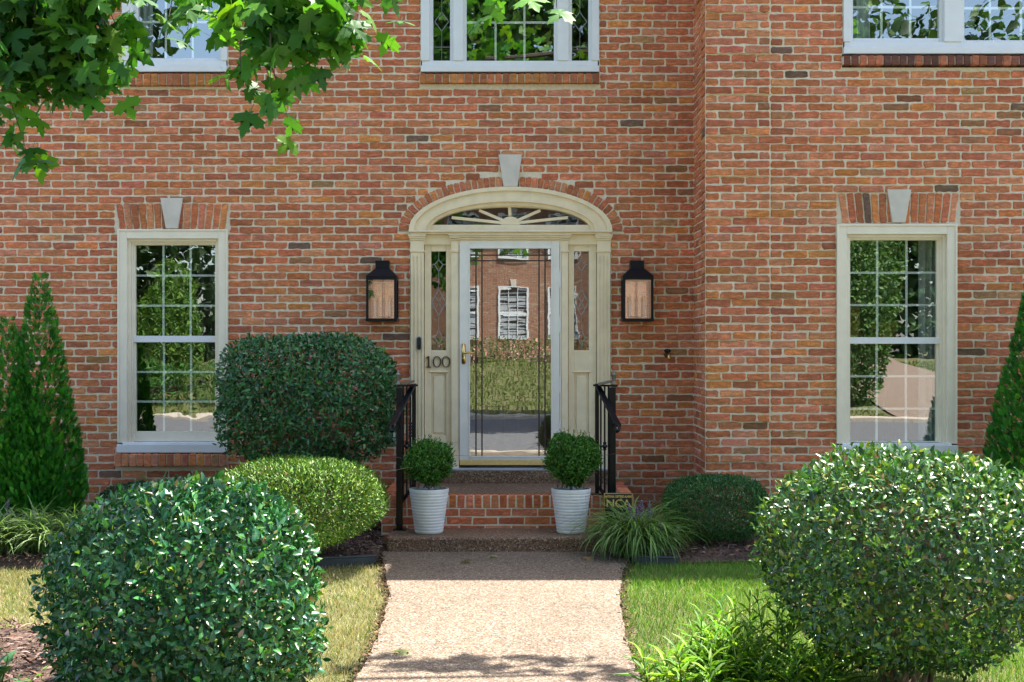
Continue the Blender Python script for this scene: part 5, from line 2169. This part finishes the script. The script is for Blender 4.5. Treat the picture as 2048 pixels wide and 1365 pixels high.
T = np.column_stack([RNG.normal(0, .55, n), RNG.normal(0, .55, n), RNG.uniform(-1.0, -.15, n)])
Nn = np.column_stack([RNG.normal(0, .55, n), RNG.normal(-.55, .5, n), RNG.uniform(.25, 1.0, n)])
C = palette(n, [(0.055, 0.18, 0.022), (0.040, 0.145, 0.026), (0.080, 0.22, 0.022), (0.13, 0.28, 0.025)], [30, 24, 24, 12], .15)
sz = RNG.uniform(.088, .132, n)
sz[n_vis:] *= 1.25
V, L, S, CC = scatter(mv, mf, pos, T, Nn, sz, C)
np_mesh('leaves', V, L, S, M['leaf_maple'], mp, CC)

# fallen leaves on the walk
for (pxx, pyy, label, col) in ((975, 1117, 'pale fallen leaf on the shaded walk near the step', (0.30, 0.30, 0.16)), (922, 1128, 'brown-green fallen leaf on the shaded walk left of the pale one', (0.16, 0.13, 0.06)), (1172, 1123, 'tan fallen leaf on the walk near the purple-flowered clump', (0.34, 0.20, 0.11)), (815, 1312, 'curled green fallen leaf on the sunlit walk', (0.16, 0.18, 0.06))):
    Zf = F * CH / (pyy - HZ)
    y = CY + Zf
    x = wx(pxx, y)
    P_ = np.array([[x, y, .022]])
    V, L, S, CC = scatter(mv, mf, P_, np.array([[random.gauss(0, 1), random.gauss(0, 1), .1]]), np.array([[.1, -.3, 1.0]]), np.array([[.09, .09, .16]]), np.array([col]))
    o_ = np_mesh('fallen_leaf', V, L, S, M['leaf_maple'], None, CC)
    tag(o_, label, 'leaf', 'fallen leaves on the walk')

# ------------------------------------------------------------------ what stands across the street and shows in the glass
opp = thing('brick_house', 'brick house across the street, mirrored in the front door glass', 'house', (0, -36, 1.2))
OX0, OX1, OY = -9.3, 7.5, -35.5
b = MB(); b.box(OX0, OX1, OY - 9, OY, 1.0, 7.2); b.build('wall', M['far_brick'], opp)
b = MB()
b.add([(OX0 - .5, OY + .6, 7.2), (OX1 + .5, OY + .6, 7.2), (OX1 + .5, OY - 9.6, 7.2), (OX0 - .5, OY - 9.6, 7.2), (OX0 + 2, OY - 4.5, 10.6), (OX1 - 2, OY - 4.5, 10.6)], [(0, 1, 5, 4), (2, 3, 4, 5), (3, 0, 4), (1, 2, 5), (3, 2, 1, 0)])
b.build('roof', M['roof'], opp)
for wxx in (-6.9, -1.75, 0.05, 1.85, 6.1):
    for (za, zb) in ((1.95, 3.85), (4.9, 6.5)):
        f_ = MB(); frame_rect(f_, wxx - .55, wxx + .55, za, zb, .07, .07, .07, .07, OY + .002, OY + .06)
        f_.box(wxx - .48, wxx + .48, OY + .012, OY + .05, (za + zb) / 2 - .03, (za + zb) / 2 + .03)
        for q in (-.16, .16):
            f_.box(wxx + q - .012, wxx + q + .012, OY + .013, OY + .045, za + .07, (za + zb) / 2 - .0305)
            f_.box(wxx + q - .012, wxx + q + .012, OY + .013, OY + .045, (za + zb) / 2 + .0305, zb - .07)
        w_ = f_.build('window', M['white'], opp)
        g_ = MB()
        for k in range(12):
            zz = za + .08 + (zb - za - .16) * k / 12
            g_.box(wxx - .48, wxx + .48, OY + .006, OY + .011, zz, zz + (zb - za - .16) / 12 * .60)
        g_.build('blind', M['grey_plastic'], w_)
        g_ = MB(); g_.box(wxx - .48, wxx + .48, OY + .001, OY + .004, za + .07, zb - .07); g_.build('pane', M['black_plastic'], w_)
        k_ = MB(); k_.prism([(wxx - .08, zb + .02), (wxx + .08, zb + .02), (wxx + .12, zb + .3), (wxx - .12, zb + .3)], OY + .06, OY + .001); k_.build('keystone', M['limestone'], w_)


def cloud_tree(name, label, cat, c, rad, n, leaf, cols, w, trunk, seed, e=2.2, group=None, mat='leaf_soft', lump=.16):
    t = thing(name, label, cat, trunk, group)
    V, L, S, C = shrub_leaves(c, rad, n, leaf, leaf * .55, cols, w, e=e, seed=seed, lump=lump, depth=.5, up=-.1, rnd=1.0, zmin=-1.1, gap=0, jit=.25)
    np_mesh('crown', V, L, S, M[mat], t, C)
    b = MB()
    r0 = max(.05, rad[0] * .05)
    b.tube([trunk, (trunk[0], trunk[1], c[2] - rad[2] * .6), c], [r0, r0 * .8, r0 * .3], 8)
    for k in range(7):
        a = k * 2.4
        b.tube([(trunk[0], trunk[1], c[2] - rad[2] * .5), (c[0] + rad[0] * .6 * math.cos(a), c[1] + rad[1] * .6 * math.sin(a), c[2] + rad[2] * .3 * math.sin(k))], [r0 * .4, r0 * .1], 5)
    b.build('trunk', M['bark'], t)
    return t


TG = ([(0.07, 0.16, 0.03), (0.05, 0.12, 0.028), (0.11, 0.22, 0.04), (0.16, 0.27, 0.05)], [3, 3, 2, 1])
cloud_tree('street_tree', 'leafy street tree mirrored in the middle upper window', 'tree', (2.0, -13.8, 9.4), (4.9, 3.0, 4.4), 30000, .24, *TG, (3.6, -14.5, 0), 71)
cloud_tree('shade_tree', 'tall dark shade tree across the street, mirrored in the upper left window', 'tree', (-17.0, -27, 9.5), (6.5, 4.0, 6.5), 15000, .50, [(0.03, 0.075, 0.02), (0.045, 0.10, 0.025)], [1, 1], (-17.0, -27, .6), 73)
cloud_tree('shade_tree', 'tall dark shade tree across the street, mirrored in the right ground-floor window', 'tree', (15.5, -40, 7), (8.0, 4.0, 7.0), 11000, .5, [(0.03, 0.075, 0.02), (0.05, 0.11, 0.03)], [1, 1], (17.5, -40, 1.3), 79)
cloud_tree('shade_tree', 'dense dark shade tree beside the mirrored house, mirrored in the left ground-floor window', 'tree', (-14.5, -36, 4.6), (5.2, 3.0, 5.0), 9000, .40, [(0.025, 0.06, 0.016), (0.04, 0.09, 0.022)], [1, 1], (-14.5, -36, 1.3), 75, e=3)
cloud_tree('yard_conifer', 'broad green conifer across the street, mirrored in the right ground-floor window', 'conifer', (8.1, -21.5, 2.6), (1.5, 1.4, 3.2), 14000, .12, [(0.07, 0.15, 0.035), (0.05, 0.12, 0.03), (0.11, 0.20, 0.05)], [1, 1, 1], (8.1, -21.5, .2), 83, e=1.7)
cloud_tree('yard_conifer', 'narrow bright conifer across the street, mirrored in the left ground-floor window', 'conifer', (-9.6, -24.5, 2.0), (.85, .8, 2.1), 9000, .09, [(0.10, 0.20, 0.03), (0.07, 0.16, 0.025), (0.14, 0.25, 0.04)], [1, 1, 1], (-9.6, -24.5, .4), 89, e=1.8)
cloud_tree('yard_hedge', 'low hedge across the street, mirrored in the left ground-floor window', 'hedge', (-9.5, -21.0, .75), (3.0, .6, .6), 5000, .09, [(0.05, 0.13, 0.03), (0.07, 0.17, 0.035)], [1, 1], (-9.5, -21.0, .2), 91, e=4)
cloud_tree('flowering_hedge', 'pink flowering hedge below the mirrored house in the front door glass', 'hedge', (0, -33.4, 1.35), (6.5, .8, .62), 9000, .10, [(0.08, 0.15, 0.03), (0.06, 0.11, 0.025), (0.62, 0.30, 0.28), (0.70, 0.42, 0.38)], [4, 3, 1.6, 1.2], (0, -33.4, 1.2), 93, e=4)
# far grass of the rising lawn opposite
n = 48000
P = np.column_stack([RNG.uniform(-15, 16, n), RNG.uniform(-33, -18.4, n)])
P = P[~((P[:, 0] > 8.5) & (P[:, 0] < 12.9))]
n = len(P)
hz_ = np.minimum(1.3, (-18.0 - P[:, 1]) / 16 * 1.3) - .03
V, L, S, C = scatter(OVAL_V, OVAL_F, np.column_stack([P, hz_]), np.column_stack([RNG.normal(0, .4, n), RNG.normal(0, .4, n), np.ones(n)]), rdir(n), np.column_stack([RNG.uniform(.045, .075, n), np.full(n, .05), np.full(n, .05)]), palette(n, [(0.11, 0.17, 0.030), (0.15, 0.19, 0.038), (0.08, 0.13, 0.024)], [1, 1, 1], .15))
struct(np_mesh('lawn_grass', V, L, S, M['grass'], None, C), 'stuff')
